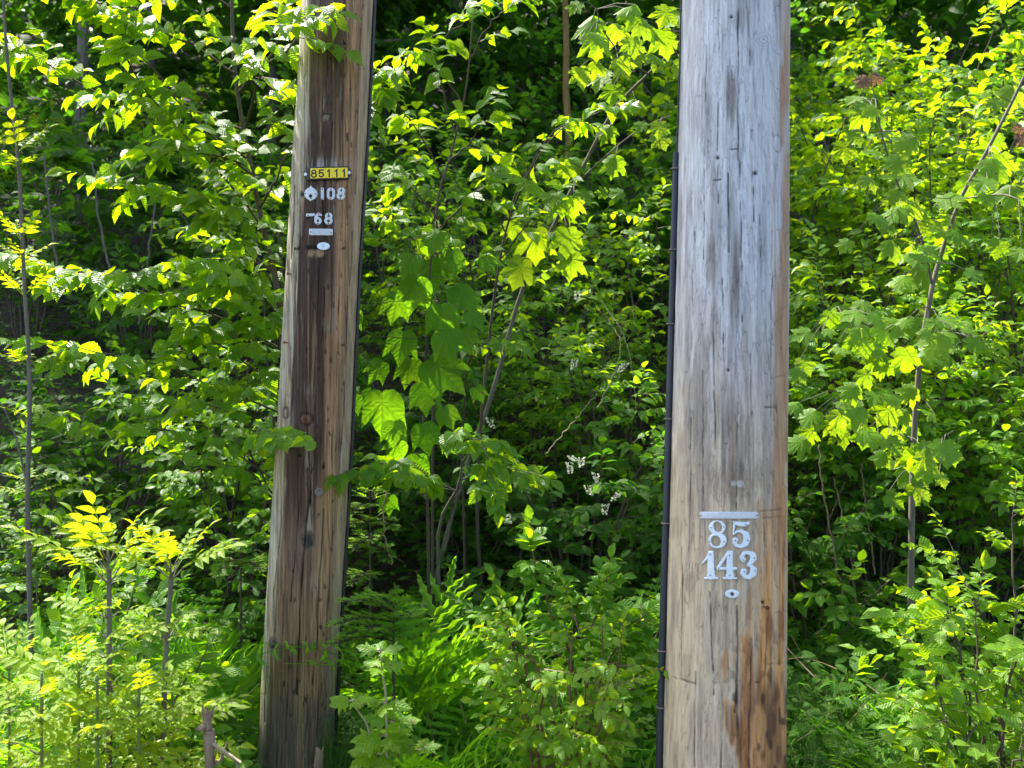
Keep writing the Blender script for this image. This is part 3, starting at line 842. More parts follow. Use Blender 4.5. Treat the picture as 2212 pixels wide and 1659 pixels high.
    f = lambda X, Y: np.minimum.reduce([sd_stroke(X, Y, [(854, 908, 42), (832, 870, 28), (870, 812, 28), (935, 804, 30), (1000, 838, 46), (1008, 895, 50), (975, 950, 34), (930, 992, 22)]),
                                        sd_stroke(X, Y, [(935, 992, 18), (985, 1020, 32), (1012, 1070, 52), (1005, 1125, 50), (950, 1178, 34), (880, 1166, 34), (846, 1115, 36), (864, 1086, 46)])])
    tag_thing("metal_numeral", "large white serif three ending the bottom numeral row on the grey pole", "numeral", f, (792, 764, 1082, 1222), 7, cvB, PR, .001, .0028, M['alu_bright'], G2, [(1019, 880), (858, 912), (1030, 1073), (868, 1088)])
    f = lambda X, Y: sub(sd_ell(X, Y, 692, 1425, 108, 66), sd_ell(X, Y, 692, 1425, 24, 24))
    tag_thing("oval_tag", "small pale oval tag with rusty nail under the 143 on the grey pole", "metal tag", f, (578, 1352, 806, 1498), 7, cvB, PR, .001, .002, M['alu_bright'], G2, [(692, 1425)], M['rust'], 27)


build_tags()


# ------------------------------------------------------------------ tubes
def tube_arrays(polys, sides=5):
    """polys: list of (pts Nx3, radii N) -> V, F(quads)"""
    VV = []; FF = []; base = 0
    ang = np.linspace(0, 2 * math.pi, sides, endpoint=False)
    ca, sa = np.cos(ang), np.sin(ang)
    for pts, rad in polys:
        pts = np.asarray(pts, float); rad = np.asarray(rad, float)
        n = len(pts)
        t = np.empty_like(pts); t[1:-1] = pts[2:] - pts[:-2]; t[0] = pts[1] - pts[0]; t[-1] = pts[-1] - pts[-2]
        t = norm(t)
        ref = np.array([0.31, 0.95, 0.05]) if abs(t[0, 1]) < .8 else np.array([1.0, 0.1, 0.05])
        a = norm(np.cross(t, ref)); b = np.cross(t, a)
        ring = pts[:, None] + rad[:, None, None] * (a[:, None] * ca[None, :, None] + b[:, None] * sa[None, :, None])
        VV.append(ring.reshape(-1, 3))
        j, i = np.meshgrid(np.arange(n - 1), np.arange(sides), indexing='ij')
        i2 = (i + 1) % sides
        FF.append((np.stack([j * sides + i, (j + 1) * sides + i, (j + 1) * sides + i2, j * sides + i2], -1) + base).reshape(-1, 4))
        base += n * sides
    return np.vstack(VV), np.vstack(FF)


def curve_pts(ctrl, n=14, wob=0.0):
    """Catmull-Rom through control points"""
    c = np.asarray(ctrl, float)
    if len(c) == 2:
        t = np.linspace(0, 1, n)[:, None]; p = c[0] * (1 - t) + c[1] * t
    else:
        e = np.vstack([2 * c[0] - c[1], c, 2 * c[-1] - c[-2]])
        p = []
        seg = len(c) - 1
        for u in np.linspace(0, seg - 1e-6, n):
            i = int(u); f = u - i
            a, b, d, g = e[i], e[i + 1], e[i + 2], e[i + 3]
            p.append(.5 * ((2 * b) + (-a + d) * f + (2 * a - 5 * b + 4 * d - g) * f * f + (-a + 3 * b - 3 * d + g) * f ** 3))
        p = np.array(p)
    if wob: p[1:-1] += rng.normal(0, wob, (len(p) - 2, 3))
    return p


def thing_tube(name, label, cat, ctrl, r0, r1, mat, sides=8, n=24, part=None, group=None, wob=0):
    pts = curve_pts(ctrl, n, wob)
    V, F = tube_arrays([(pts, np.linspace(r0, r1, n))], sides)
    base = pts[0].copy()
    me = make_mesh(name, V - base, F, 4, [mat], smooth=True)
    if part:
        root = bpy.data.objects.new(name, None); COL.objects.link(root); root.location = base
        tag(root, label, cat, group)
        link(part, me, root)
        return root
    o = link(name, me, None, base)
    return tag(o, label, cat, group)


def cable_things():
    # black cable stapled to the right side of the brown pole
    def side(pole, py, ang, off):
        t = pole.t_of(py); c = pole.centre(t); r = pole.radius(t) + off
        return c + np.array([math.sin(ang) * r, -math.cos(ang) * r, 0])
    ctrl = [side(PL, y, R(84 + 3 * math.sin(y / 130)), .006) for y in np.linspace(-4200, 1690, 40)]
    root = thing_tube("cable", "thin black cable stapled down the right side of the brown pole", "cable", ctrl[::-1], .0068, .0068, M['black'], 8, 160, "sheath")
    def staple(root, pole, py, ang, w, off, mat):
        c = side(pole, py, ang, off)
        tn = np.array([math.cos(ang), math.sin(ang), 0]); ou = np.array([math.sin(ang), -math.cos(ang), 0])
        pts = [c - tn * w - ou * .012, c - tn * w + ou * .003, c - tn * w * .5 + ou * .008, c + tn * w * .5 + ou * .008, c + tn * w + ou * .003, c + tn * w - ou * .012]
        V, F = tube_arrays([(np.array(pts), np.full(6, .0018))], 5)
        b = np.array(root.location)
        link("staple", make_mesh("staple", V - b, F, 4, [mat], smooth=True), root)
    for py in (150, 372, 540, 760, 960, 1210, 1440):
        staple(root, PL, py, R(84 + 3 * math.sin(py / 130)), .011, .008, M['rust'])
    # conduit on the grey pole
    a = R(-91)
    ctrl = [side(PR, y, a, .0065 + .002 * y / 1659) for y in np.linspace(330, 2000, 10)]
    root = thing_tube("conduit", "black plastic conduit pipe running down the left side of the grey pole", "conduit", ctrl[::-1], .0098, .0092, M['conduit'], 14, 40, "pipe")
    for py in (365, 540, 700, 905, 1130, 1405, 1527):
        staple(root, PR, py, a, .013, .012, M['dull'])
    ctrl = [side(PR, y, a + .06 * math.sin(y / 90), .005) for y in np.linspace(-5200, 360, 44)]
    thing_tube("ground_wire", "thin dark wire above the black conduit on the grey pole", "wire", ctrl[::-1], .0028, .0028, M['black'], 6, 120)


cable_things()


def pole_nails():
    for pole, root, spots in ((PL, pole_left, [(644, 538), (629, 592), (739, 537), (737, 745), (622, 740)]), (PR, pole_right, [(1649, 1310)])):
        for (px, py) in spots:
            p = pole.surf(np.array([px]), np.array([py]), 0)[0]
            q = pole.surf(np.array([px]), np.array([py]), .014)[0]
            q2 = pole.surf(np.array([px]), np.array([py]), .017)[0]
            V, F = tube_arrays([(np.array([p, q, q, q2, q2 + (q2 - q) * .01]), np.array([.002, .002, .0055, .0055, .0001]))], 8)
            link("nail", make_mesh("nail", V, F, 4, [M['rust']]), root)


pole_nails()

# ------------------------------------------------------------------ leaf shapes: base at origin, tip +Y, up +Z, length 1
def strip_leaf(ws, fold=.22, curl=.18, serr=0, wave=0.0, seed=0, petiole=0.0):
    n = len(ws)
    v = np.linspace(0, 1, n)
    r_ = np.random.default_rng(seed)
    V = []; UV = []
    for i, w in enumerate(ws):
        ww = w * (1 + (serr if i % 2 else -serr) * (0 < i < n - 1))
        y = v[i]
        z0 = -curl * y * y + .06 * math.sin(y * 3.1)
        zz = fold * ww
        y2 = y + (.35 * ww * .15 if serr else 0)
        wl = wave * r_.normal(); wr = wave * r_.normal()
        V += [(-ww, y2, z0 + zz + wl - .25 * ww * ww), (0, y, z0), (ww, y2, z0 + zz + wr - .25 * ww * ww)]
        UV += [(.5 - ww, y), (.5, y), (.5 + ww, y)]
    F = []
    for i in range(n - 1):
        a = i * 3; b = a + 3
        for k in (0, 1):
            q = [a + k, a + k + 1, b + k + 1, b + k]
            if i == 0: F.append((q[0], q[2], q[3]))
            elif i == n - 2: F.append((q[0], q[1], q[2]))
            else: F += [(q[0], q[1], q[2]), (q[0], q[2], q[3])]
    return np.array(V), np.array(F), np.array(UV)


def prof(n, wmax, peak=.4, power=.9):
    v = np.linspace(0, 1, n)
    w = np.where(v < peak, np.sin(np.clip(v / peak, 0, 1) * math.pi / 2) ** power, np.cos(np.clip((v - peak) / (1 - peak), 0, 1) * math.pi / 2) ** 1.1)
    return w * wmax


def palmate(points, centre=(0, .30), cup=.12, seed=0, droop=.2):
    """points: right half outline from the base notch to the tip (x, y), mirrored"""
    right = list(points)
    left = [(-x, y) for x, y in right[::-1][1:]]
    out = right + left
    r_ = np.random.default_rng(seed)
    V = [(centre[0], centre[1], 0)]
    for (x, y) in out:
        rr = math.hypot(x - centre[0], y - centre[1])
        V.append((x + r_.normal(0, .008), y + r_.normal(0, .008), -droop * max(0, y - .2) ** 2 - cup * abs(x) * 1.2 + r_.normal(0, .018) - .12 * rr * rr))
    V = np.array(V)
    V = np.vstack([V, (0, .0, .02)])
    n = len(out); F = []
    for i in range(n - 1):
        F.append((0, i + 1, i + 2))
    F.append((0, n, n + 1)); F.append((0, n + 1, 1))
    # inner ring between centre and outline raises the veins
    dx, dy = V[:, 0] - centre[0], V[:, 1] - centre[1]
    an = np.degrees(np.arctan2(dy, dx)); rad = np.hypot(dx, dy)
    ad = np.min(np.abs(an[:, None] - np.array([90, 38, 142, -12, 192, -168, -90])[None]), axis=1)
    ad[0] = 0; rad[0] = .0
    UV = np.stack([.5 + np.clip(ad / 26, 0, 1) * .3, rad], -1)
    return V, np.array(F), UV


MAPLE = [(.05, -.03), (.20, -.09), (.36, -.05), (.36, .06), (.46, .08), (.60, .17), (.52, .25), (.45, .30), (.42, .36), (.52, .42), (.56, .52), (.66, .70), (.52, .68),
         (.44, .74), (.33, .67), (.24, .62), (.25, .72), (.30, .80), (.18, .85), (.10, .93), (0, 1.08)]
GOOSE = [(.06, -.05), (.24, -.08), (.38, .02), (.46, .18), (.48, .34), (.47, .48), (.50, .62), (.52, .80), (.42, .72), (.32, .66), (.22, .68), (.14, .80), (.07, .93), (0, 1.06)]
LOBED = [(.03, 0), (.16, .04), (.26, .14), (.40, .22), (.30, .30), (.24, .38), (.40, .52), (.48, .62), (.30, .60), (.18, .60), (.20, .74), (.10, .84), (0, 1.0)]

SP = {}


def species(key, shapes, mat):
    ms = []
    for (V, F, UV) in shapes:
        ms.append(make_mesh(key + "_leaf", V, F, 3, [M[mat]], uv=UV, smooth=True))
    SP[key] = dict(shapes=shapes, meshes=ms, mat=M[mat])


def retint(key, src, mat):
    species(key, SP[src]['shapes'], mat)


species('birch', [strip_leaf(prof(13, w, p, .8), f, c, .09, .006, k) for k, (w, p, f, c) in enumerate([(.33, .38, .25, .2), (.30, .42, .38, .32), (.36, .36, .12, .10), (.31, .4, .5, .25), (.34, .4, .05, .42)])], 'birch')
species('birchfar', [strip_leaf(prof(5, w, p, .8), f, c, 0, .01, k) for k, (w, p, f, c) in enumerate([(.33, .38, .25, .2), (.30, .42, .38, .32), (.36, .36, .12, .10)])], 'birch')
species('oval', [strip_leaf(prof(9, w, p, .7), f, c, .05, .012, k) for k, (w, p, f, c) in enumerate([(.28, .52, .25, .15), (.25, .5, .45, .3), (.31, .55, .1, .1), (.27, .5, .3, -.1)])], 'shrub')
species('ovalfar', [strip_leaf(prof(5, w, p, .7), f, c, 0, .012, k) for k, (w, p, f, c) in enumerate([(.27, .5, .25, .2), (.25, .5, .45, .3), (.30, .52, .1, .1)])], 'shrub')
retint('deep', 'oval', 'deep'); retint('deepfar', 'ovalfar', 'deep'); retint('lime', 'oval', 'lime'); retint('limefar', 'ovalfar', 'lime')
species('maple', [palmate(MAPLE, (0, .26), c, k, d) for k, (c, d) in enumerate([(.10, .2), (.3, .35), (-.05, .1), (.45, .3)])], 'maple')
species('goose', [palmate(GOOSE, (0, .22), c, k, d) for k, (c, d) in enumerate([(.12, .25), (.3, .3), (.02, .15)])], 'goose')
retint('deepmaple', 'goose', 'deep')
species('lobed', [palmate(LOBED, (0, .3), c, k, d) for k, (c, d) in enumerate([(.1, .2), (.3, .3)])], 'lime')
species('small', [strip_leaf(prof(6, w, p, .7), f, c, 0, .01, k) for k, (w, p, f, c) in enumerate([(.24, .5, .3, .15), (.27, .5, .1, .3)])], 'lime')
retint('smalldeep', 'small', 'shrub')
retint('bronze', 'maple', 'red')
retint('dead', 'oval', 'deadleaf')


def place(shape, pos, d, nrm, size):
    """vectorised placement of one leaf shape -> V, F, UV (merged)"""
    V, F, UV = shape
    d = norm(d)
    x = norm(np.cross(d, nrm)); z = np.cross(x, d)
    n = len(pos)
    out = pos[:, None] + size[:, None, None] * (V[None, :, 0:1] * x[:, None] + V[None, :, 1:2] * d[:, None] + V[None, :, 2:3] * z[:, None])
    FF = F[None] + (np.arange(n) * len(V))[:, None, None]
    return out.reshape(-1, 3), FF.reshape(-1, 3), np.tile(UV, (n, 1))


def merged_leaves(name, shapes, mats, pos, d, nrm, size, var, rnd):
    Vs, Fs, Us, Rs = [], [], [], []
    b = 0
    for k in range(len(shapes)):
        s = var == k
        if not s.any(): continue
        V, F, U = place(shapes[k], pos[s], d[s], nrm[s], size[s])
        Vs.append(V); Fs.append(F + b); Us.append(U); Rs.append(np.repeat(rnd[s], len(shapes[k][0]))); b += len(V)
    return make_mesh(name, np.vstack(Vs), np.vstack(Fs), 3, mats, uv=np.vstack(Us), rnd=np.concatenate(Rs), smooth=True)


class Plant:
    def __init__(s, base, sp, stemmat='twig'):
        s.base = np.asarray(base, float); s.sp = sp; s.stem = stemmat
        s.br = []; s.thin = []; s.L = []; s.extra = []
    def branch(s, ctrl, r0, r1, n=12, wob=0.0):
        pts = curve_pts(ctrl, n, wob)
        s.br.append((pts, np.linspace(r0, r1, n)))
        return pts
    def leaf(s, pos, d, nrm, size, petiole=0.0, sp=None):
        pos = np.asarray(pos, float); d = norm(d)
        if petiole > 0:
            s.thin.append((np.array([pos, pos + d * petiole * .5 + np.array([0, 0, .12 * petiole]), pos + d * petiole]), np.array([.0016, .0013, .001])))
            pos = pos + d * petiole
        s.L.append((pos, d, np.asarray(nrm, float), size))
    def spray(s, start, d, L, n, size, sag=.5, droop=.25, opposite=False, face=.35, r0=.0022, pet=0.0, jit=.42, up=.85, skip=.12):
        """one leafy twig"""
        d = norm(d); k = 7
        t = np.linspace(0, 1, k)
        dd = norm(d[None] + np.array([0, 0, -1.])[None] * (sag * t)[:, None] + rng.normal(0, .06, (k, 3)))
        pts = np.vstack([start, start + np.cumsum(dd[:-1] * (L / (k - 1)), 0)])
        s.thin.append((pts, np.linspace(r0, r0 * .4, k)))
        m = n // 2 if opposite else n
        for i in range(m):
            f = skip + (1 - skip) * (i + .5) / m
            u = f * (k - 1); a = int(min(u, k - 2)); w = u - a
            p = pts[a] * (1 - w) + pts[a + 1] * w
            bd = dd[a]
            side = norm(np.cross(bd, [0, 0, 1.]))
            for sg in ((1, -1) if opposite else ((1 if i % 2 else -1),)):
                ld = bd * .6 + side * sg * .8 + np.array([0, 0, -droop]) + rng.normal(0, jit, 3) * .6
                nn = np.array([0, 0, up]) + np.array([0, -face, 0]) - side * sg * .15 + rng.normal(0, jit, 3)
                sz = size * (1 - .35 * f) * rng.uniform(.75, 1.2)
                s.leaf(p, ld, nn, sz, pet * sz)
        s.leaf(pts[-1], dd[-1] + np.array([0, 0, -droop * .5]), np.array([0, -face, up]) + rng.normal(0, jit, 3), size * .75)
        return pts
    def dress(s, pts, every, L, n, size, start=.15, **kw):
        """sprays alternately along a branch"""
        m = max(1, int(np.linalg.norm(np.diff(pts, axis=0), axis=1).sum() / every))
        for i in range(m):
            f = start + (1 - start) * (i + rng.uniform(.2, .8)) / m
            u = f * (len(pts) - 1); a = int(min(u, len(pts) - 2)); w = u - a
            p = pts[a] * (1 - w) + pts[a + 1] * w
            bd = norm(pts[a + 1] - pts[a])
            side = norm(np.cross(bd, [0, 0, 1.]) + rng.normal(0, .15, 3))
            sg = 1 if i % 2 else -1
            s.spray(p, bd * .6 + side * sg * .7 + np.array([0, 0, rng.uniform(-.25, .35)]), L * rng.uniform(.6, 1.2) * (1 - .4 * f), n, size, **kw)
        s.spray(pts[-1], pts[-1] - pts[-2], L * .8, n, size, **kw)
    def finish(s, name, label, cat, group=None, indiv=300, mesh_only=False):
        sp = SP[s.sp]
        root = bpy.data.objects.new(name, None)
        COL.objects.link(root); root.location = s.base
        tag(root, label, cat, group)
        if s.br or s.thin:
            VV, FF = [], []; b = 0
            if s.br:
                V, F = tube_arrays(s.br, 7); VV.append(V); FF.append(F); b = len(V)
            if s.thin:
                V, F = tube_arrays(s.thin, 3); VV.append(V); FF.append(F + b)
            me = make_mesh("stem", np.vstack(VV) - s.base, np.vstack(FF), 4, [M[s.stem]], smooth=True)
            link("trunk" if 'tree' in name else "stem", me, root)
        if s.L:
            pos = np.array([l[0] for l in s.L]); d = np.array([l[1] for l in s.L]); nr = np.array([l[2] for l in s.L]); sz = np.array([l[3] for l in s.L])
            var = rng.integers(0, len(sp['shapes']), len(pos)); rnd = rng.random(len(pos))
            Y = np.maximum(pos[:, 1], .3)
            px = 1106 + pos[:, 0] / Y * FPX; py = 829.5 - (pos[:, 2] - CAMZ) / Y * FPX
            vis = (px > -30) & (px < 2242) & (py > -30) & (py < 1690)
            score = np.where(vis, sz / Y, 0)
            order = np.argsort(-score)
            pick = order[:indiv]; pick = pick[score[pick] > 0]
            rest = np.setdiff1d(np.arange(len(pos)), pick)
            dn = norm(d); x = norm(np.cross(dn, nr)); z = np.cross(x, dn)
            for i in pick:
                o = bpy.data.objects.new("leaf", sp['meshes'][var[i]])
                o.parent = root
                q = pos[i] - s.base; k = sz[i]
                o.matrix_basis = Matrix(((x[i, 0] * k, dn[i, 0] * k, z[i, 0] * k, q[0]), (x[i, 1] * k, dn[i, 1] * k, z[i, 1] * k, q[1]), (x[i, 2] * k, dn[i, 2] * k, z[i, 2] * k, q[2]), (0, 0, 0, 1)))
                COL.objects.link(o)
            if len(rest):
                me = merged_leaves("foliage", sp['shapes'], [sp['mat']], pos[rest] - s.base, d[rest], nr[rest], sz[rest], var[rest], rnd[rest])
                tag(link("foliage", me, root), kind="stuff")
        return root


def on_ground(x, y):
    return np.array([x, y, float(ground_z(x, y)) - .02])


def base_px(px, Y):
    return on_ground((px - 1106) / FPX * Y, Y)


# ------------------------------------------------------------------ random shrub
def shrub(px, Y, H, Rad, sp, label, name="leafy_shrub", cat="shrub", stems=7, sprays=9, n=9, size=0.083, L=.35, indiv=120, group=None, stem='twig', opposite=False,
          sag=.35, droop=.25, up_start=.25, face=.35, base=None, lean=(0, 0)):
    b = base_px(px, Y) if base is None else np.asarray(base, float)
    pl = Plant(b, sp, stem)
    for k in range(stems):
        a = 2 * math.pi * (k + rng.uniform(0, .8)) / stems
        rr = Rad * rng.uniform(.35, 1.0); h = H * rng.uniform(.65, 1.05)
        ox, oy = math.cos(a), math.sin(a)
        ctrl = [b + np.array([ox * .05, oy * .05, 0]), b + np.array([ox * rr * .35 + lean[0] * .3, oy * rr * .35 + lean[1] * .3, h * .45]), b + np.array([ox * rr * .75 + lean[0] * .7, oy * rr * .75 + lean[1] * .7, h * .82]),
                b + np.array([ox * rr * 1.1 + lean[0], oy * rr * 1.1 + lean[1], h])]
        pts = pl.branch(ctrl, .004 + .006 * H / 2, .002, 12, .008)
        for i in range(sprays):
            f = up_start + (1 - up_start) * (i + rng.random()) / sprays
            u = f * 11; q = int(min(u, 10)); w = u - q
            p = pts[q] * (1 - w) + pts[q + 1] * w
            az = a + rng.normal(0, 1.1)
            d = np.array([math.cos(az), math.sin(az), rng.uniform(-.1, .8)])
            pl.spray(p, d, L * rng.uniform(.6, 1.25), n, size, sag=sag, droop=droop, opposite=opposite, face=face)
        pl.spray(pts[-1], pts[-1] - pts[-2], L * .7, n, size, sag=.1, droop=droop, opposite=opposite, face=face)
    return pl.finish(name, label, cat, group, indiv), pl


def copy_tree(o, parent=None):
    c = o.copy(); COL.objects.link(c)
    if parent is not None: c.parent = parent
    for ch in list(o.children):
        copy_tree(ch, c)
    return c


# ------------------------------------------------------------------ woodland behind
def make_tree(base, H, crown_r, sp, name, label, group, nl=26, size=.11, trunk_r=.06, stem='bark', cat="tree", crown_from=.45, lean=(0, 0), sprays=7, n=11):
    b = np.asarray(base, float)
    pl = Plant(b, sp, stem)
    top = b + np.array([lean[0], lean[1], H])
    mid = (b + top) / 2 + np.array([rng.normal(0, .12), rng.normal(0, .12), 0])
    tr = pl.branch([b, mid, top], trunk_r, trunk_r * .3, 16, .01)
    for k in range(nl):
        f = crown_from + (1 - crown_from) * (k + rng.random()) / nl
        u = f * 15; q = int(min(u, 14)); w = u - q
        p = tr[q] * (1 - w) + tr[q + 1] * w
        az = k * 2.4 + rng.normal(0, .4)
        ln = crown_r * rng.uniform(.6, 1.1) * (1.1 - .6 * (f - crown_from) / (1 - crown_from))
        d = np.array([math.cos(az), math.sin(az), rng.uniform(.05, .6)])
        e = p + norm(d) * ln
        bp = pl.branch([p, (p + e) / 2 + np.array([0, 0, .12]), e], trunk_r * .28, .004, 8, .02)
        for i in range(sprays):
            g = .25 + .75 * (i + rng.random()) / sprays
            uu = g * 7; qq = int(min(uu, 6))
            pp = bp[qq]
            a2 = az + rng.normal(0, 1.0)
            pl.spray(pp, np.array([math.cos(a2), math.sin(a2), rng.uniform(-.3, .5)]), rng.uniform(.3, .65), n, size, sag=.5, droop=.4, face=.2)
    return pl.finish(name, label, cat, group, 0)


def woodland():
    WG = "trees of the dark wood at the back"
    lab = "slim shaded tree in the dark wood behind the thicket"
    # prototypes, then copies
    protos = []
    spots = [(-4.6, 9.4, 9.5), (-2.0, 9.6, 7.2), (-3.1, 11.4, 9.5), (-6.9, 10.6, 10), (-.8, 12.4, 8), (2.0, 13.6, 6), (-5.2, 13, 10), (4.6, 14.6, 6), (-1.6, 14.6, 10), (-8.8, 13, 10), (7.4, 15, 6.5),
             (.9, 16, 8), (3.3, 17, 8), (-3.6, 15.6, 10), (-7.3, 16, 10), (6.2, 17, 10), (9.6, 17, 9), (-1, 17.6, 10)]
    for i, (x, y, h) in enumerate(spots):
        b = on_ground(x, y)
        if i < 3:
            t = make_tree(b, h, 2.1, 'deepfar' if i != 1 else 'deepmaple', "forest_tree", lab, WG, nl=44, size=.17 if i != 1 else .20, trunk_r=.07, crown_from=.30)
            protos.append(t)
        else:
            t = copy_tree(protos[i % 3]); t.location = b; t.rotation_euler = (0, 0, rng.uniform(0, 6.28)); k = h / spots[i % 3][2] * rng.uniform(.95, 1.1); t.scale = (k * 1.1, k * 1.1, k)
    # ochre trunk glimpsed between the poles
    b = base_px(1240, 8.2)
    make_tree(b, 5.6, 1.0, 'deepfar', "ochre_tree", "blurred ochre-yellow tree trunk in the dark wood between the poles", None, nl=9, size=.10, trunk_r=.045, stem='ochre', crown_from=.8)


woodland()

def far_woods():
    n = 62000
    Y = 11 + 17 * rng.random(n); px = rng.uniform(-700, 2900, n); x = (px - 1106) / FPX * Y
    gz = ground_z(x, Y)
    h = rng.random(n) ** 1.3 * 6.5
    keep = vn(x * .9 + 100, Y * .6 + h * .8, 61) > .30
    x, Y, gz, h = x[keep], Y[keep], gz[keep], h[keep]; n = len(x)
    a = rng.uniform(0, 6.28, n)
    d = np.stack([np.cos(a), np.sin(a), rng.uniform(-.9, .2, n)], -1)
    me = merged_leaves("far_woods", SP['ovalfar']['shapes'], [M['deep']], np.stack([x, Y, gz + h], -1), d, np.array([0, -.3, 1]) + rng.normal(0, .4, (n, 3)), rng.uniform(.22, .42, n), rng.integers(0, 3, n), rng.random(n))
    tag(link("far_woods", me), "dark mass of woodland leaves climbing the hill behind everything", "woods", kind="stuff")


far_woods()

# understorey shrubs on the bank (copies of prototypes)
def bank_shrubs():
    # (px, Y, proto, scale, label, group)
    G = "shade shrubs on the upper bank"
    lab = "dim green shrub rooted high on the shaded bank"
    protos = []
    spots = [(60, 7.6), (300, 7.2), (520, 7.9), (960, 7.5), (1180, 7.2), (1400, 7.6), (150, 8.8), (420, 9.2), (700, 8.6), (1050, 9.0), (1330, 9.2), (1600, 8.8), (1800, 8.4), (2050, 8.8), (2250, 8.2), (-120, 8.8), (820, 10.5), (250, 10.8), (1500, 10.6), (1950, 10.5),
             (560, 11.8), (1180, 11.8), (2200, 11.2), (1750, 12.0)]
    for i, (px, Y) in enumerate(spots):
        b = base_px(px, Y)
        if i < 4:
            sp = ['deepfar', 'deepmaple', 'deepfar', 'birchfar'][i]
            r_, _ = shrub(px, Y, 1.9, .9, sp, lab, stems=9, sprays=11, n=9, size=.10 if sp != 'deepmaple' else .13, L=.4, indiv=0, group=G, name="bank_shrub")
            protos.append(r_)
        else:
            c = copy_tree(protos[i % 4]); c.location = b; c.rotation_euler = (0, 0, rng.uniform(0, 6.28)); k = rng.uniform(.85, 1.35); c.scale = (k, k, k)


bank_shrubs()

# ------------------------------------------------------------------ mid thicket
def thicket():
    sh = shrub
    # right side: sunlit wall of shrubs
    sh(1790, 5.6, 2.1, .75, 'ovalfar', "sunlit shrub just right of the grey pole top, narrow glossy leaves", stems=10, sprays=14, n=10, size=0.099, L=.32, indiv=200, face=.2)
    sh(2020, 5.9, 2.7, .8, 'limefar', "tall lime-yellow bush filling the upper right corner", stems=10, sprays=15, n=10, size=0.108, L=.34, indiv=200, face=.2)
    sh(2230, 5.4, 2.3, .7, 'ovalfar', "bright bush cut by the right picture edge behind the second maple sapling", stems=9, sprays=14, n=10, size=0.099, L=.32, indiv=180, face=.2)
    sh(1890, 4.9, 1.35, .6, 'ovalfar', "mid-height shrub with small pointed leaves left of the maple sapling stem", stems=10, sprays=12, n=10, size=0.088, L=.28, indiv=200, face=.2)
    sh(2120, 4.75, 1.25, .6, 'ovalfar', "leafy bush right of the maple sapling stem, leaves half in sun", stems=9, sprays=12, n=10, size=0.091, L=.28, indiv=200, face=.2)
    sh(1740, 4.6, 1.1, .45, 'deepfar', "dusky round-leaved shrub close behind the grey pole's right edge", stems=8, sprays=10, n=9, size=0.089, L=.25, indiv=160)
    sh(2330, 4.6, 1.5, .5, 'limefar', "lime shrub leaning in at the right picture edge", stems=7, sprays=10, n=9, size=0.083, L=.28, indiv=80)
    sh(1650, 6.6, 2.7, .8, 'birchfar', "high green bush hidden mostly by the grey pole", stems=9, sprays=12, n=10, size=0.110, L=.36, indiv=60)
    sh(1880, 6.9, 2.7, .9, 'limefar', "yellow-green bush at the top edge right of the grey pole", stems=9, sprays=13, n=10, size=0.110, L=.38, indiv=80)
    sh(2150, 7.0, 2.9, .9, 'birchfar', "tall bush at the top right edge above the lime bush", stems=9, sprays=12, n=10, size=0.117, L=.38, indiv=60)
    sh(1830, 5.1, 1.9, .6, 'limefar', "lime shrub in full sun between the grey pole and the maple sapling", stems=10, sprays=13, n=10, size=.085, L=.3, indiv=200, face=.3)
    sh(2080, 5.2, 2.2, .6, 'limefar', "lime shrub in full sun behind the maple sapling's crown", stems=10, sprays=14, n=10, size=.085, L=.3, indiv=200, face=.3)
    sh(1960, 6.6, 3.2, .8, 'limefar', "highest lime bush, touching the top edge right of the grey pole", stems=10, sprays=15, n=10, size=.10, L=.36, indiv=100, face=.3)
    sh(1200, 5.3, 1.75, .6, 'limefar', "sunlit fine-leaved shrub midway between the poles", stems=10, sprays=13, n=10, size=.07, L=.28, indiv=220, face=.3)
    sh(1050, 6.3, 2.0, .7, 'ovalfar', "green shrub in front of the dark wood midway between the poles", stems=9, sprays=12, n=10, size=.08, L=.3, indiv=100, face=.3)
    sh(520, 4.5, 1.2, .5, 'oval', "fresh green shrub close behind the brown pole's left edge", stems=9, sprays=10, n=9, size=.07, L=.26, indiv=260, face=.4)
    sh(180, 4.6, 1.0, .5, 'oval', "fresh green shrub between the grey stem and the birch branches", stems=9, sprays=9, n=9, size=.065, L=.25, indiv=200, face=.4)
    # centre
    sh(1330, 5.0, 1.45, .7, 'ovalfar', "sunny small-leaved shrub left of the black conduit", stems=11, sprays=12, n=10, size=0.080, L=.28, indiv=260, face=.3)
    r_, _ = sh(1260, 4.5, 1.12, .55, 'deep', "shaded cherry shrub with white blossom spikes between the poles", stems=11, sprays=10, n=9, size=0.085, L=.25, indiv=300)
    cherry = r_
    sh(1120, 5.6, 2.0, .75, 'ovalfar', "green shrub behind the diagonal maple stem between the poles", stems=10, sprays=12, n=10, size=0.088, L=.3, indiv=200)
    sh(1400, 6.0, 2.2, .75, 'limefar', "yellow-green shrub beside the top of the black conduit", stems=10, sprays=12, n=10, size=0.088, L=.3, indiv=160)
    sh(930, 5.2, 1.5, .65, 'deepfar', "shaded shrub right behind the brown pole's cable", stems=10, sprays=12, n=10, size=0.089, L=.3, indiv=200)
    sh(860, 6.2, 2.0, .7, 'ovalfar', "mid-green bush seen beside the brown pole behind the young birch", stems=9, sprays=11, n=10, size=0.097, L=.3, indiv=120)
    # left
    sh(480, 5.0, 1.35, .7, 'ovalfar', "low green bush under the birch branches left of the brown pole", stems=11, sprays=12, n=10, size=0.085, L=.3, indiv=250)
    sh(250, 5.3, 1.15, .6, 'deepfar', "dark bush behind the thin grey stem at left", stems=9, sprays=11, n=10, size=0.089, L=.28, indiv=140)
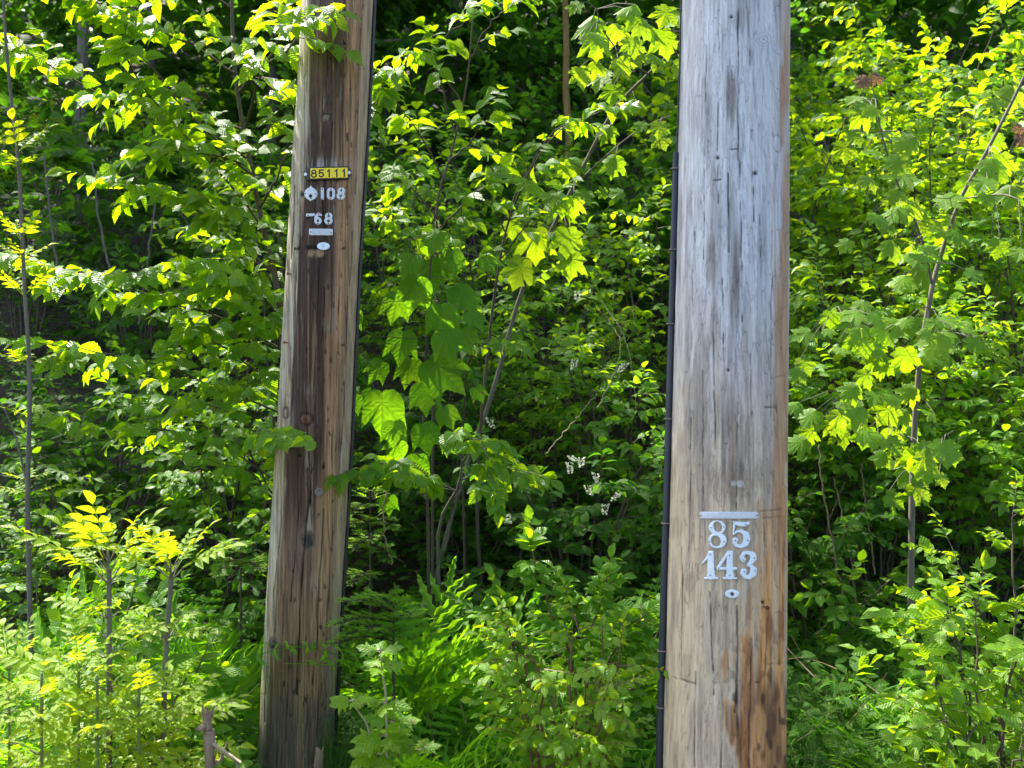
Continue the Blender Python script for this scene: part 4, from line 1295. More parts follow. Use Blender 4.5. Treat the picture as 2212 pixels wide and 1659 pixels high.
    sh(60, 5.0, 1.0, .5, 'deepfar', "dark low bush at the left picture edge", stems=8, sprays=10, n=9, size=0.089, L=.28, indiv=100)
    sh(600, 5.9, 2.2, .8, 'birchfar', "taller bush behind the brown pole's left edge", stems=9, sprays=12, n=10, size=0.103, L=.34, indiv=120)
    sh(350, 6.4, 1.5, .7, 'deepfar', "shadowy bush deep behind the birch branches", stems=9, sprays=11, n=9, size=0.110, L=.32, indiv=60)
    return cherry


cherry = thicket()


def blossoms(root):
    b = np.array(root.location)
    spots = [(1060, 913), (1256, 998), (1231, 1011), (1289, 1033), (1272, 1059), (1330, 1073), (1307, 1099), (1240, 787), (1344, 794), (1247, 640), (1097, 1120), (1240, 992)]
    for i, (px, py) in enumerate(spots):
        c = P(px, py, 3.72 + .1 * math.sin(i * 2.2))
        n = 46
        t = rng.random(n); a = rng.uniform(0, 6.28, n)
        ax = norm(np.array([rng.normal(0, .35), rng.normal(0, .2), -1]))
        Lb = .045
        pos = c + ax * ((t - .5) * Lb)[:, None] + np.stack([np.cos(a), np.sin(a), 0 * a], -1) * (.010 * (1 - .5 * t))[:, None]
        d = np.stack([np.cos(a), np.sin(a), rng.normal(0, .5, n)], -1)
        nr = rng.normal(0, 1, (n, 3))
        me = merged_leaves("flower_cluster", [strip_leaf([0, .32, .42, .3, 0], .2, .2)], [M['flower']], pos - b, d, nr, np.full(n, .0085), np.zeros(n, int), rng.random(n))
        link("flower_cluster", me, root)


blossoms(cherry)

# ------------------------------------------------------------------ left: young birches reaching towards the pole
def birches():
    def B(*pts): return [P(*p) for p in pts]
    kw = dict(opposite=False, sag=.35, droop=.35, face=.45)
    G = "young birches left of the brown pole"
    # upper sapling
    pl = Plant(base_px(640, 3.95), 'birch', 'twig')
    st = pl.branch([pl.base, *B((628, 1100, 3.95), (606, 680, 3.9), (570, 500, 3.9), (528, 290, 3.9), (505, 120, 3.88), (498, -160, 3.85))], .017, .007, 26)
    for ctrl in [B((572, 500, 3.9), (480, 380, 3.8), (330, 215, 3.65), (210, 20, 3.5)),
                 B((545, 380, 3.9), (430, 270, 3.75), (340, 160, 3.6), (250, 60, 3.5)),
                 B((528, 290, 3.9), (560, 170, 3.6), (630, 95, 3.32), (672, 45, 3.16)),
                 B((510, 160, 3.88), (400, 90, 3.7), (250, 30, 3.6), (120, -30, 3.5)),
                 B((500, 20, 3.88), (420, -30, 3.75), (330, -40, 3.6)),
                 B((516, 200, 3.88), (590, 110, 3.7), (640, -20, 3.6)),
                 B((590, 590, 3.9), (500, 520, 3.8), (400, 440, 3.7), (260, 400, 3.6)),
                 B((560, 450, 3.9), (600, 380, 3.75), (640, 260, 3.6)),
                 B((525, 280, 3.9), (380, 230, 3.9), (230, 210, 3.8), (90, 130, 3.6), (0, 100, 3.5)),
                 B((545, 360, 3.9), (440, 330, 3.6), (350, 330, 3.5))]:
        pts = pl.branch(ctrl, .006, .002, 14, .004)
        pl.dress(pts, .076, .25, 7, .108, **kw)
    pl.finish("birch_sapling", "birch sapling spreading sunlit branches across the upper left corner", "sapling", G, 300)
    # middle sapling
    pl = Plant(base_px(600, 4.15), 'birch', 'twig')
    pl.branch([pl.base, *B((620, 1200, 4.1), (625, 900, 4.05), (612, 640, 4.0), (600, 480, 4.0))], .014, .006, 20)
    for ctrl in [B((618, 760, 4.0), (480, 690, 3.85), (330, 640, 3.7), (180, 590, 3.55), (50, 560, 3.5)),
                 B((612, 640, 4.0), (500, 610, 3.8), (390, 590, 3.65), (240, 590, 3.5)),
                 B((612, 640, 4.0), (540, 560, 3.9), (430, 560, 3.8)),
                 B((620, 850, 4.0), (540, 790, 3.8), (470, 740, 3.6), (400, 700, 3.5)),
                 B((616, 700, 4.0), (570, 640, 3.8), (520, 600, 3.6)),
                 B((622, 900, 4.05), (500, 850, 3.8), (380, 800, 3.6), (220, 760, 3.5), (110, 745, 3.45)),
                 B((600, 500, 4.0), (520, 470, 3.7), (440, 440, 3.6)),
                 B((622, 830, 4.0), (600, 740, 3.8), (560, 690, 3.65))]:
        pts = pl.branch(ctrl, .005, .0018, 14, .004)
        pl.dress(pts, .085, .24, 7, .110, **kw)
    pl.finish("birch_sapling", "birch sapling with level branches beside the middle of the brown pole", "sapling", G, 300)
    # lower branch
    pl = Plant(base_px(560, 3.9), 'birch', 'twig')
    pl.branch([pl.base, *B((585, 1250, 3.85), (600, 1050, 3.7), (590, 900, 3.7))], .011, .005, 16)
    for ctrl in [B((598, 1040, 3.7), (480, 960, 3.6), (350, 930, 3.5), (210, 930, 3.4), (130, 900, 3.4)),
                 B((590, 960, 3.7), (470, 880, 3.6), (340, 870, 3.5)),
                 B((600, 1080, 3.7), (540, 980, 3.4), (560, 930, 3.2), (606, 940, 3.08)),
                 B((592, 1080, 3.7), (540, 1020, 3.5), (470, 1000, 3.4))]:
        pts = pl.branch(ctrl, .004, .0016, 12, .004)
        pl.dress(pts, .09, .18, 6, .086, **kw)
    pl.finish("birch_sapling", "lowest birch sapling, one leafy tip overlapping the brown pole's left edge", "sapling", G, 300)


birches()


# right of the brown pole
def centre_saplings():
    def B(*pts): return [P(*p) for p in pts]
    kw = dict(sag=.35, droop=.35, face=.5)
    pl = Plant(base_px(935, 4.2), 'birch', 'twig')
    pl.branch([pl.base, *B((935, 900, 4.2), (945, 620, 4.1), (945, 440, 4.0), (975, 330, 4.0), (1005, 200, 3.95), (1020, 60, 3.9), (1030, -80, 3.9))], .0075, .003, 24)
    for ctrl in [B((960, 390, 4.0), (890, 270, 3.9), (840, 200, 3.85), (805, 170, 3.8)), B((985, 290, 4.0), (930, 130, 3.9), (860, 150, 3.8), (820, 200, 3.7)),
                 B((1012, 130, 3.95), (1060, 50, 3.85), (1110, 10, 3.8)), B((1000, 230, 3.95), (940, 110, 3.9), (1010, 40, 3.8)),
                 B((945, 470, 4.0), (880, 400, 3.9), (820, 380, 3.8)), B((970, 350, 4.0), (1020, 300, 3.9), (1050, 240, 3.8)), B((947, 500, 4.0), (1000, 440, 3.8), (1040, 400, 3.7)),
                 B((942, 560, 4.05), (880, 500, 3.9), (840, 470, 3.8))]:
        pts = pl.branch(ctrl, .0045, .0016, 12, .004)
        pl.dress(pts, .10, .2, 6, .10, **kw)
    pl.finish("birch_sapling", "slender sapling just right of the brown pole, arching past its top", "sapling", None, 300)
    pl = Plant(base_px(1060, 4.4), 'birch', 'twig')
    pl.branch([pl.base, *B((1030, 1100, 4.3), (1050, 800, 4.2), (1080, 560, 4.1), (1120, 420, 4.0), (1200, 290, 3.9), (1300, 240, 3.85))], .010, .002, 22)
    for ctrl in [B((1100, 450, 4.0), (1190, 290, 3.9), (1300, 240, 3.8)), B((1090, 500, 4.0), (1060, 420, 3.9), (1080, 380, 3.85)), B((1080, 560, 4.1), (1150, 470, 3.95), (1190, 430, 3.9)), B((1070, 620, 4.1), (1020, 540, 3.95), (980, 520, 3.9))]:
        pts = pl.branch(ctrl, .004, .0014, 12, .003)
        pl.dress(pts, .10, .17, 6, .092, **kw)
    pl.finish("birch_sapling", "arching sapling between the poles, bronze-tipped twig pointing right", "sapling", None, 300)
    # low branch right of the brown pole with level bright leaves
    pl = Plant(base_px(980, 4.1), 'birch', 'bark')
    pl.branch([pl.base, *B((945, 1180, 4.0), (990, 1050, 3.8), (1000, 980, 3.75))], .009, .004, 12)
    for ctrl in [B((985, 1060, 3.8), (900, 1020, 3.6), (840, 1000, 3.45), (775, 1010, 3.35)), B((990, 1040, 3.8), (1060, 1010, 3.6), (1140, 1020, 3.5)), B((998, 990, 3.75), (960, 940, 3.6), (1040, 950, 3.5)),
                 B((996, 1000, 3.7), (1040, 960, 3.5), (1060, 1040, 3.4)), B((985, 1060, 3.8), (870, 1030, 3.5), (860, 1020, 3.35))]:
        pts = pl.branch(ctrl, .0035, .0014, 10, .003)
        pl.dress(pts, .10, .14, 5, .098, **kw)
    pl.finish("hornbeam_sapling", "low branch of bright level leaves over the dark hollow between the poles", "sapling", None, 300)
    # another sprig higher (1000-1100, 740)
    pl = Plant(base_px(1010, 4.3), 'birch', 'twig')
    pl.branch([pl.base, *B((1000, 1000, 4.1), (1010, 800, 3.9), (1030, 740, 3.8))], .006, .002, 12)
    pl.dress(pl.branch(B((1010, 790, 3.9), (1040, 745, 3.8), (1090, 740, 3.7)), .003, .001, 8), .10, .12, 5, .09, **kw)
    pl.dress(pl.branch(B((1010, 770, 3.9), (990, 730, 3.8)), .003, .001, 6), .10, .10, 5, .08, **kw)
    pl.finish("seedling", "sprig of oval leaves right of the large goose-foot maple leaves", "sapling", None, 60)


centre_saplings()


def hanging(pl, px, py, Y, size_px, ang=0, tilt=.55, petiole=.05, stemfrom=None):
    """a big leaf whose middle is seen at px,py; ang: degrees off straight down, tilt: 0 faces camera, 1 faces up"""
    size = size_px / FPX * Y
    d = np.array([math.sin(R(ang)), -.35 * tilt, -math.cos(R(ang))])
    nrm = np.array([0, -1, tilt * 1.1]) + rng.normal(0, .12, 3)
    c = P(px, py, Y)
    pos = c - norm(d) * size * .42
    if stemfrom is not None:
        a = np.asarray(stemfrom); m = (a + pos) / 2 + np.array([0, 0, .015])
        pl.thin.append((np.array([a, m, pos]), np.array([.0022, .0018, .0014])))
    pl.leaf(pos, d, nrm, size)


def maples():
    def B(*pts): return [P(*p) for p in pts]
    # goose-foot maple
    pl = Plant(base_px(925, 3.9), 'goose', 'twig')
    st = pl.branch([pl.base, *B((925, 1150, 3.85), (915, 950, 3.8), (920, 780, 3.75), (925, 640, 3.75), (935, 520, 3.72), (940, 440, 3.7))], .0075, .003, 30)
    for (px, py, s_, a, t) in [(950, 805, 118, 25, .35), (848, 888, 112, -5, .3), (945, 690, 88, 0, .5), (880, 745, 84, -15, .6), (955, 745, 84, 20, .6), (985, 730, 66, 30, .7), (918, 858, 78, 5, .4), (868, 935, 66, 5, .4),
                               (918, 945, 78, 10, .35), (900, 630, 92, -15, .5), (985, 640, 90, 30, .5), (870, 660, 76, -30, .6), (930, 590, 82, 5, .6), (1000, 690, 60, 40, .6), (890, 800, 74, -20, .6), (840, 800, 62, -40, .5),
                               (955, 900, 60, 25, .4), (800, 870, 56, -30, .5), (905, 1010, 70, -5, .3), (960, 960, 52, 30, .4), (890, 570, 70, -20, .8), (965, 560, 66, 25, .8), (935, 520, 70, 0, .9), (1005, 850, 44, 35, .5),
                               (860, 1090, 50, 0, .2), (785, 760, 66, -20, .4), (800, 690, 60, -20, .5), (870, 970, 60, -30, .4), (1020, 570, 52, 30, .7)]:
        k = np.argmin(np.abs(829.5 - (st[:, 2] - CAMZ) / st[:, 1] * FPX - (py - s_ * .6)))
        hanging(pl, px + (px - 920) * .35, py, 3.72 + rng.uniform(-.16, .10), s_ * .88, a + rng.normal(0, 14), t * rng.uniform(.7, 1.6), stemfrom=st[k])
    pl.finish("goosefoot_maple", "maple with large drooping three-pointed leaves right of the brown pole", "sapling", None, 300)
    # red maple, top, next to grey pole, with the diagonal grey stem
    pl = Plant(base_px(900, 4.6), 'maple', 'bark')
    st = pl.branch([pl.base, *B((985, 1080, 4.5), (1060, 860, 4.4), (1130, 620, 4.3), (1190, 500, 4.2), (1260, 360, 4.1), (1325, 240, 4.0), (1400, 160, 3.9), (1470, 90, 3.85), (1540, -60, 3.8))], .013, .005, 30)
    b2 = pl.branch(B((1240, 400, 4.1), (1340, 310, 4.0), (1400, 270, 3.95), (1450, 250, 3.9)), .004, .002, 10)
    b3 = pl.branch(B((1400, 160, 3.9), (1345, 120, 3.8), (1300, 60, 3.75), (1290, 20, 3.7)), .004, .002, 10)
    spots = [(1275, 50, 62), (1260, 90, 70), (1300, 70, 60), (1345, 70, 60), (1330, 130, 66), (1295, 145, 56), (1370, 95, 50), (1400, 60, 64), (1430, 90, 66), (1450, 50, 60), (1385, 130, 56), (1350, 190, 60), (1315, 175, 50), (1420, 130, 50), (1260, 160, 44),
             (1440, 20, 50), (1325, 35, 50), (1365, 20, 50), (1465, 130, 46), (1345, 215, 50), (1310, 290, 44), (1420, 260, 44), (1440, 290, 50), (1400, 285, 44), (1240, 30, 50),
             (1270, 350, 72), (1335, 365, 60), (1225, 365, 52), (1160, 410, 60), (1240, 430, 60), (1205, 460, 70), (1150, 540, 84), (1200, 560, 76), (1120, 590, 64), (1240, 520, 58), (1270, 420, 50), (1110, 480, 54), (1300, 400, 40), (1345, 420, 50)]
    allb = np.vstack([st, b2, b3])
    bx = 1106 + allb[:, 0] / allb[:, 1] * FPX; by = 829.5 - (allb[:, 2] - CAMZ) / allb[:, 1] * FPX
    for (px, py, s_) in spots:
        k = np.argmin(np.hypot(bx - px, by - (py - s_ * .5)))
        hanging(pl, px + rng.normal(0, 12), py + rng.normal(0, 12), allb[k, 1] + rng.uniform(-.2, .05), s_ * rng.uniform(.65, 1.1), rng.normal(0, 35), rng.uniform(.3, 1.3), stemfrom=allb[k])
    pl.finish("maple_sapling", "maple sapling with diagonal grey stem, star leaves touching the grey pole's top left", "sapling", "maple saplings")
    # right maple sapling
    pl = Plant(base_px(1962, 4.05), 'maple', 'bark')
    st = pl.branch([pl.base, *B((1968, 1250, 4.0), (1972, 1010, 4.0), (1985, 800, 3.95), (2010, 640, 3.9), (2030, 560, 3.9), (2075, 430, 3.85), (2130, 330, 3.8), (2215, 160, 3.75), (2260, 40, 3.7))], .016, .005, 34)
    b1 = pl.branch(B((2015, 620, 3.9), (1985, 500, 3.8), (1940, 400, 3.75), (1905, 290, 3.7), (1885, 190, 3.7)), .006, .0025, 18)
    b2 = pl.branch(B((1985, 800, 3.95), (1900, 720, 3.8), (1830, 680, 3.7), (1800, 670, 3.65)), .004, .002, 10)
    b3 = pl.branch(B((1975, 960, 3.95), (1900, 880, 3.8), (1840, 840, 3.7)), .004, .002, 10)
    b4 = pl.branch(B((1990, 760, 3.95), (2060, 720, 3.8), (2110, 740, 3.75)), .004, .002, 10)
    b5 = pl.branch(B((1972, 1000, 4.0), (2030, 950, 3.8), (2060, 930, 3.75)), .003, .0015, 8)
    b6 = pl.branch(B((2075, 430, 3.85), (2160, 420, 3.7), (2200, 430, 3.6)), .004, .002, 8)
    allb = np.vstack([st[8:], b1, b2, b3, b4, b5, b6])
    bx = 1106 + allb[:, 0] / allb[:, 1] * FPX; by = 829.5 - (allb[:, 2] - CAMZ) / allb[:, 1] * FPX
    spots = [(1870, 240, 62), (1900, 260, 56), (1850, 255, 60), (1925, 320, 64), (1880, 330, 60), (1840, 290, 50), (1945, 380, 64), (1905, 400, 64), (1960, 450, 66), (1925, 480, 64), (1990, 500, 66), (1950, 540, 60), (1890, 470, 50),
             (1940, 600, 66), (1985, 590, 66), (2010, 540, 60), (2040, 500, 66), (2080, 470, 60), (2050, 430, 56), (2100, 400, 64), (2140, 360, 64), (2120, 440, 56), (2170, 300, 66), (2190, 360, 76), (2200, 230, 64), (2160, 250, 56), (2180, 440, 60),
             (1820, 700, 60), (1850, 690, 66), (1880, 720, 66), (1910, 740, 60), (1840, 740, 56), (1930, 700, 60), (1870, 770, 60), (1900, 800, 50), (1830, 650, 44), (1790, 690, 48), (2060, 700, 60), (2100, 730, 60), (2040, 750, 60), (2080, 780, 56),
             (1960, 780, 56), (1840, 860, 66), (1880, 850, 64), (1920, 870, 64), (1860, 900, 56), (1890, 920, 60), (1940, 900, 60), (1970, 870, 56), (2000, 900, 56), (1830, 890, 44), (1920, 960, 60), (1960, 990, 66), (2000, 980, 64), (2040, 960, 60), (2020, 1010, 56),
             (1890, 970, 56), (1980, 1060, 56), (1945, 1080, 50), (2060, 1000, 50), (1750, 800, 60), (1760, 880, 60), (1740, 940, 56), (1780, 930, 56), (2150, 520, 50), (2180, 560, 50), (2100, 600, 46), (1965, 700, 50), (2010, 700, 50)]
    for (px, py, s_) in spots:
        k = np.argmin(np.hypot(bx - px, by - (py - s_ * .5)))
        for q in range(2 if py > 600 or rng.random() < .6 else 1):
            hanging(pl, px + rng.normal(0, 12 + 22 * q), py + rng.normal(0, 12 + 18 * q), allb[k, 1] + rng.uniform(-.3, .15), s_ * rng.uniform(.6, 1.05), rng.normal(0, 50), rng.uniform(.2, 1.8), stemfrom=allb[k])
    mr = pl.finish("maple_sapling", "maple sapling right of the grey pole, bare grey stem below yellow-green star leaves", "sapling", "maple saplings")
    b = np.array(mr.location)
    for (px, py, s_, k) in [(1872, 165, 34, 0), (1888, 158, 30, 1), (2205, 288, 40, 2), (2196, 268, 30, 1)]:
        c = P(px, py, 3.68); sz = s_ / FPX * 3.7
        d = norm(np.array([(-.5, .5, .2)[k % 3], -.2, -.6])); nr = norm(np.cross(np.cross(d, [0, -1, .6]), d)); x = np.cross(d, nr)
        o = bpy.data.objects.new("leaf", SP['bronze']['meshes'][k % 4]); o.parent = mr; o["label"] = "young bronze-red leaf"
        q = c - b
        o.matrix_basis = Matrix([(x[i] * sz, d[i] * sz, nr[i] * sz, q[i]) for i in range(3)] + [(0, 0, 0, 1)])
        COL.objects.link(o)


maples()


# ------------------------------------------------------------------ thin stem at the left and ash saplings
def compound(n=4, seed=0, w=.20, ll=.34):
    """pinnate leaf of length 1: rachis along +Y with n pairs of leaflets and one at the end"""
    r_ = np.random.default_rng(seed)
    sh = strip_leaf(prof(6, w * 1.0, .45), .3, .15, 0, .01, seed)
    pos, d, nr, sz = [], [], [], []
    for i in range(n):
        y = .30 + .62 * i / n
        for sg in (-1, 1):
            pos.append((0, y, -.12 * y * y)); d.append((sg * .85, .6, -.15 + r_.normal(0, .12))); nr.append((r_.normal(0, .2) - sg * .2, 0, 1)); sz.append(ll * (1 - .25 * i / n) * r_.uniform(.85, 1.15))
    pos.append((0, .92, -.1)); d.append((0, 1, -.25)); nr.append((0, 0, 1)); sz.append(ll * 1.1)
    V, F, UV = place(sh, np.array(pos, float), np.array(d, float), np.array(nr, float), np.array(sz))
    rp = np.array([(0, t, -.12 * t * t) for t in np.linspace(0, .94, 6)])
    TV, TF = tube_arrays([(rp, np.linspace(.012, .005, 6))], 3)
    b = len(V)
    F2 = np.vstack([TF[:, [0, 1, 2]], TF[:, [0, 2, 3]]]) + b
    return np.vstack([V, TV]), np.vstack([F, F2]), np.vstack([UV, np.tile([[.5, .5]], (len(TV), 1))])


species('ash', [compound(4, 1), compound(3, 2, .22, .38), compound(4, 3, .17, .30), compound(5, 4, .19, .28)], 'ash')


def ash(px0, Y, nodes, top, label, r=.0075, name="ash_sapling", lean=0):
    """nodes: list of (px, py, leaf length px, number, upness)"""
    b = base_px(px0, Y)
    pl = Plant(b, 'ash', 'bark' if r > .005 else 'greenstem')
    pl.branch([b, P(px0 + lean * .4, 1500, Y), P(px0 + lean, top[1], Y)], r, r * .7, 14)
    for (px, py, ln, n, upn) in nodes:
        p = P(px, py, Y)
        a0 = rng.uniform(0, 6)
        for k in range(n):
            a = a0 + k * 6.283 / n + rng.normal(0, .15)
            d = np.array([math.cos(a), math.sin(a), upn + rng.normal(0, .15)])
            L = ln * .86 / FPX * Y * rng.uniform(.7, 1.2)
            q = norm(d) * L * .35
            pl.thin.append((np.array([p, p + q * .5 - np.array([0, 0, .004]), p + q]), np.array([.002, .0017, .0015])))
            d2 = norm(d + np.array([0, 0, -.35]))
            pl.leaf(p + q, d2, np.array([0, -.25, 1]) - .6 * upn * np.array([d[0], d[1], 0]) + rng.normal(0, .15, 3), L)
    return pl.finish(name, label, "sapling", "ash saplings low on the left")


def left_front():
    ash(236, 2.15, [(235, 1262, 170, 6, .9), (235, 1240, 140, 5, 1.6), (235, 1215, 120, 4, 2.2), (232, 1335, 90, 4, .7), (233, 1545, 130, 4, .5), (234, 1490, 130, 6, .6), (234, 1420, 120, 5, .6), (236, 1620, 140, 6, .5), (235, 1380, 100, 4, .7), (236, 1580, 130, 5, .6)], (235, 1230), "taller ash sapling at lower left, pinnate lime leaves on a bare stem", .008)
    ash(345, 2.2, [(370, 1252, 130, 7, 1.0), (370, 1240, 120, 5, 1.8), (362, 1380, 90, 4, .8), (358, 1480 - 90, 70, 2, .9), (355, 1540, 120, 5, .7), (350, 1600, 130, 6, .5), (357, 1470, 100, 4, .7), (351, 1570, 110, 5, .6)], (370, 1245), "ash sapling beside the dead stub, splayed flat-topped crown of lime leaflets", .008, lean=25)
    for (px, Y, ln, hpx, lab) in [(90, 2.0, 140, 1560, "ash seedling in the bottom left corner"), (170, 2.1, 150, 1480, "ash seedling left of the taller ash stem"), (300, 2.05, 130, 1550, "ash seedling between the two ash stems"),
                                  (20, 2.2, 140, 1470, "ash seedling cut by the left picture edge"), (372, 2.25, 120, 1570, "ash seedling just left of the dead stub"), (210, 2.0, 140, 1600, "ash seedling at the bottom edge below the tall ash")]:
        ash(px, Y, [(px, hpx, ln, 5, .8), (px, hpx - 20, ln * .8, 4, 1.6), (px, hpx + 70, ln, 5, .4), (px, hpx + 130, ln, 5, .3)], (px, hpx - 20), lab, .004, "ash_seedling")
    # leafy shrub under the ashes
    shrub(260, 2.6, .84, .22, 'oval', "pale oval-leaved shrub behind the tall ash stem at lower left", stems=9, sprays=6, n=8, size=0.072, L=.16, indiv=300, up_start=.3)
    shrub(90, 2.55, .55, .2, 'oval', "low pale shrub near the left edge under the fern", stems=6, sprays=4, n=8, size=0.062, L=.15, indiv=200)
    shrub(370, 2.5, .48, .12, 'oval', "small pale shrub left of the dead stub", stems=7, sprays=5, n=7, size=0.062, L=.13, indiv=200)
    # thin grey stem at left with small compound tufts
    pl = Plant(base_px(75, 3.3), 'ash', 'bark')
    P3 = lambda x, y: P(x, y, 3.3)
    st = pl.branch([pl.base, P3(62, 1200), P3(60, 1050), P3(64, 880), P3(62, 760), P3(52, 600), P3(42, 380), P3(25, 220), P3(12, 80), P3(5, -60)], .0095, .005, 40)
    for (px, py, ln, n, u) in [(58, 790, 70, 4, .6), (50, 560, 60, 4, .8), (45, 520, 70, 3, 1.2), (38, 330, 90, 4, 1.0), (40, 360, 60, 3, .4), (62, 900, 60, 3, .5), (60, 1070, 60, 3, .5), (52, 640, 80, 3, 1), (62, 1040, 50, 3, .6)]:
        p = P3(px, py)
        for k in range(n):
            a = k * 6.28 / n + rng.normal(0, .3); d = np.array([math.cos(a), math.sin(a), u]); L = ln / FPX * 3.3
            pl.leaf(p, d, np.array([0, -.3, 1]) + rng.normal(0, .2, 3), L)
    pl.branch([P3(60, 1150 - 95), P3(30, 930), P3(-10, 850)], .004, .002, 8)
    pl.finish("ash_sapling", "tall thin grey stem near the left picture edge with small leaf tufts", "sapling", "ash saplings low on the left")


left_front()

# ------------------------------------------------------------------ lower centre shrubs, right-hand plants
def lower():
    def B(*pts): return [P(*p) for p in pts]
    kw = dict(sag=.15, droop=.2, face=.45, opposite=True)
    # dogwood-like shrub
    pl = Plant(base_px(1250, 3.0), 'oval', 'redstem')
    for ctrl in [[pl.base, *B((1240, 1450, 3.0), (1190, 1330, 3.0), (1165, 1240, 3.0), (1150, 1180, 3.0))], [pl.base, *B((1270, 1450, 3.0), (1290, 1330, 3.0), (1310, 1260, 3.0))],
                 [pl.base, *B((1200, 1480, 2.95), (1120, 1400, 2.9), (1085, 1300, 2.9))], [pl.base, *B((1300, 1480, 3.0), (1350, 1380, 3.0), (1390, 1330, 3.05))],
                 [pl.base, *B((1230, 1400, 3.1), (1250, 1320, 3.1), (1230, 1270, 3.1))], [pl.base, *B((1180, 1520, 2.85), (1130, 1480, 2.8), (1100, 1420, 2.8))], [pl.base, *B((1330, 1540, 2.9), (1370, 1480, 2.9), (1400, 1420, 2.9))]]:
        pts = pl.branch(ctrl, .005, .0022, 14, .003)
        pl.dress(pts, .075, .11, 6, .072, start=.3, **kw)
    SP['oval']['mat']
    pl.finish("dogwood", "red-stemmed shrub with broad fresh green leaves, lower centre", "shrub", None, 300)
    # bright small-leaved bush in front
    shrub(1225, 2.35, .90, .17, 'small', "bright lime small-leaved bush at bottom centre", stems=13, sprays=8, n=9, size=0.046, L=.12, indiv=300, stem='redstem', up_start=.5, base=on_ground(.14, 2.42))
    # maple-like pale seedling
    b = base_px(835, 2.35)
    pl = Plant(b, 'lobed', 'straw')
    pl.branch([b, P(835, 1560, 2.35), P(825, 1450, 2.35), P(822, 1400, 2.35)], .0035, .002, 10)
    pl.branch([P(800, 1600, 2.35), P(790, 1560, 2.35), P(760, 1520, 2.35)], .0025, .0015, 6)
    for (px, py, s_, n, u) in [(822, 1410, 46, 4, .6), (818, 1440, 50, 4, .3), (760, 1515, 46, 5, .4), (830, 1520, 52, 4, .2), (830, 1590, 66, 6, .2), (820, 1630, 66, 6, .3), (845, 1560, 56, 4, .4), (905, 1620, 40, 4, .5)]:
        p = P(px, py, 2.35)
        for k in range(n):
            a = k * 6.28 / n + rng.normal(0, .3)
            pl.leaf(p, [math.cos(a), math.sin(a), u - .2], np.array([0, -.6, .9]) + rng.normal(0, .2, 3), s_ / FPX * 2.35, .012)
    pl.finish("currant_seedling", "yellowing lobed-leaf seedling right of the brown pole's foot", "seedling", None, 100)
    # right: stalks of oval leaves
    shrub(2120, 3.0, .98, .28, 'lime', "sunlit serrated-leaf shrub at lower right edge", stems=7, sprays=7, n=8, size=0.085, L=.2, indiv=300, up_start=.25)
    shrub(2110, 2.7, .60, .22, 'lime', "low bright shrub in the bottom right corner", stems=7, sprays=5, n=7, size=0.076, L=.16, indiv=250)
    shrub(2190, 3.3, 1.15, .3, 'small', "small-leaved yellow-green bush at the right edge, mid height", stems=9, sprays=9, n=10, size=0.055, L=.2, indiv=300)
    shrub(1760, 4.3, .75, .3, 'oval', "leafy shrub tucked behind the grey pole's right side, lower half", stems=7, sprays=6, n=8, size=0.083, L=.2, indiv=200)
    shrub(1905, 3.6, .42, .14, 'oval', "little plant of round leaves at the foot of the maple stem", stems=5, sprays=3, n=6, size=0.103, L=.12, indiv=100, name="seedling", cat="seedling")
    shrub(1390, 3.5, .75, .25, 'oval', "shrub squeezed against the black conduit, lower half", stems=7, sprays=6, n=8, size=0.083, L=.18, indiv=200)
    shrub(1160, 4.0, .75, .4, 'deep', "shaded low bush behind the red-stemmed shrub", stems=9, sprays=7, n=9, size=0.083, L=.2, indiv=250)
    shrub(1000, 4.9, .9, .5, 'deep', "dark bush at the back of the hollow between the poles", stems=8, sprays=7, n=9, size=0.097, L=.22, indiv=150)
    shrub(130, 4.0, .8, .4, 'oval', "green undergrowth bush left of the ash crowns", stems=8, sprays=7, n=9, size=0.080, L=.22, indiv=250)
    shrub(420, 4.1, .75, .45, 'deep', "shaded undergrowth bush behind the ash crowns", stems=9, sprays=7, n=9, size=0.076, L=.22, indiv=250)


lower()


# ------------------------------------------------------------------ ferns
def lady_frond(seed=0, n=17, wmax=.26):
    """length 1 arching frond of many toothed pinnae, along +Y, up +Z"""
    r_ = np.random.default_rng(seed)
    V, F, UV = [], [], []
    def z(y): return .22 * math.sin(y * 2.6) - .45 * y ** 2.6
    for i in range(n):
        y = .16 + .82 * i / n
        L = wmax * math.sin(math.pi * min(1, (.18 + y * .86)) ) ** .75 * (1.05 - .2 * y) + .015
        L *= r_.uniform(.9, 1.1)
        hw = .82 / n * .40
        for sg in (-1, 1):
            th = 0.32 + r_.normal(0, .05)
            dx, dy = sg * math.cos(th), math.sin(th)
            m = 6
            b = len(V)
            dip = r_.uniform(.15, .4)
            for k in range(m + 1):
                f = k / m
                w = hw * (1 - f) ** .55 * (1.0 if k % 2 == 0 else .42)
                cx, cy = dx * L * f, y + dy * L * f * .55
                zz = z(y) - dip * L * f * f
                V += [(cx - dy * w * sg, cy + abs(dx) * w, zz + .004), (cx, cy, zz), (cx + dy * w * sg, cy - abs(dx) * w, zz + .004)]
                UV += [(.3, f), (.5, f), (.7, f)]
            for k in range(m):
                a = b + k * 3; c = a + 3
                F += [(a, a + 1, c + 1), (a, c + 1, c), (a + 1, a + 2, c + 2), (a + 1, c + 2, c + 1)]
    rp = np.array([(0, t, z(t)) for t in np.linspace(0, 1, 12)])
    TV, TF = tube_arrays([(rp, np.linspace(.006, .0015, 12))], 3)
    b = len(V)
    V = np.vstack([V, TV]); UV = np.vstack([UV, np.tile([[.5, .5]], (len(TV), 1))])
    F = np.vstack([F, np.vstack([TF[:, [0, 1, 2]], TF[:, [0, 2, 3]]]) + b])
    return V, F, UV


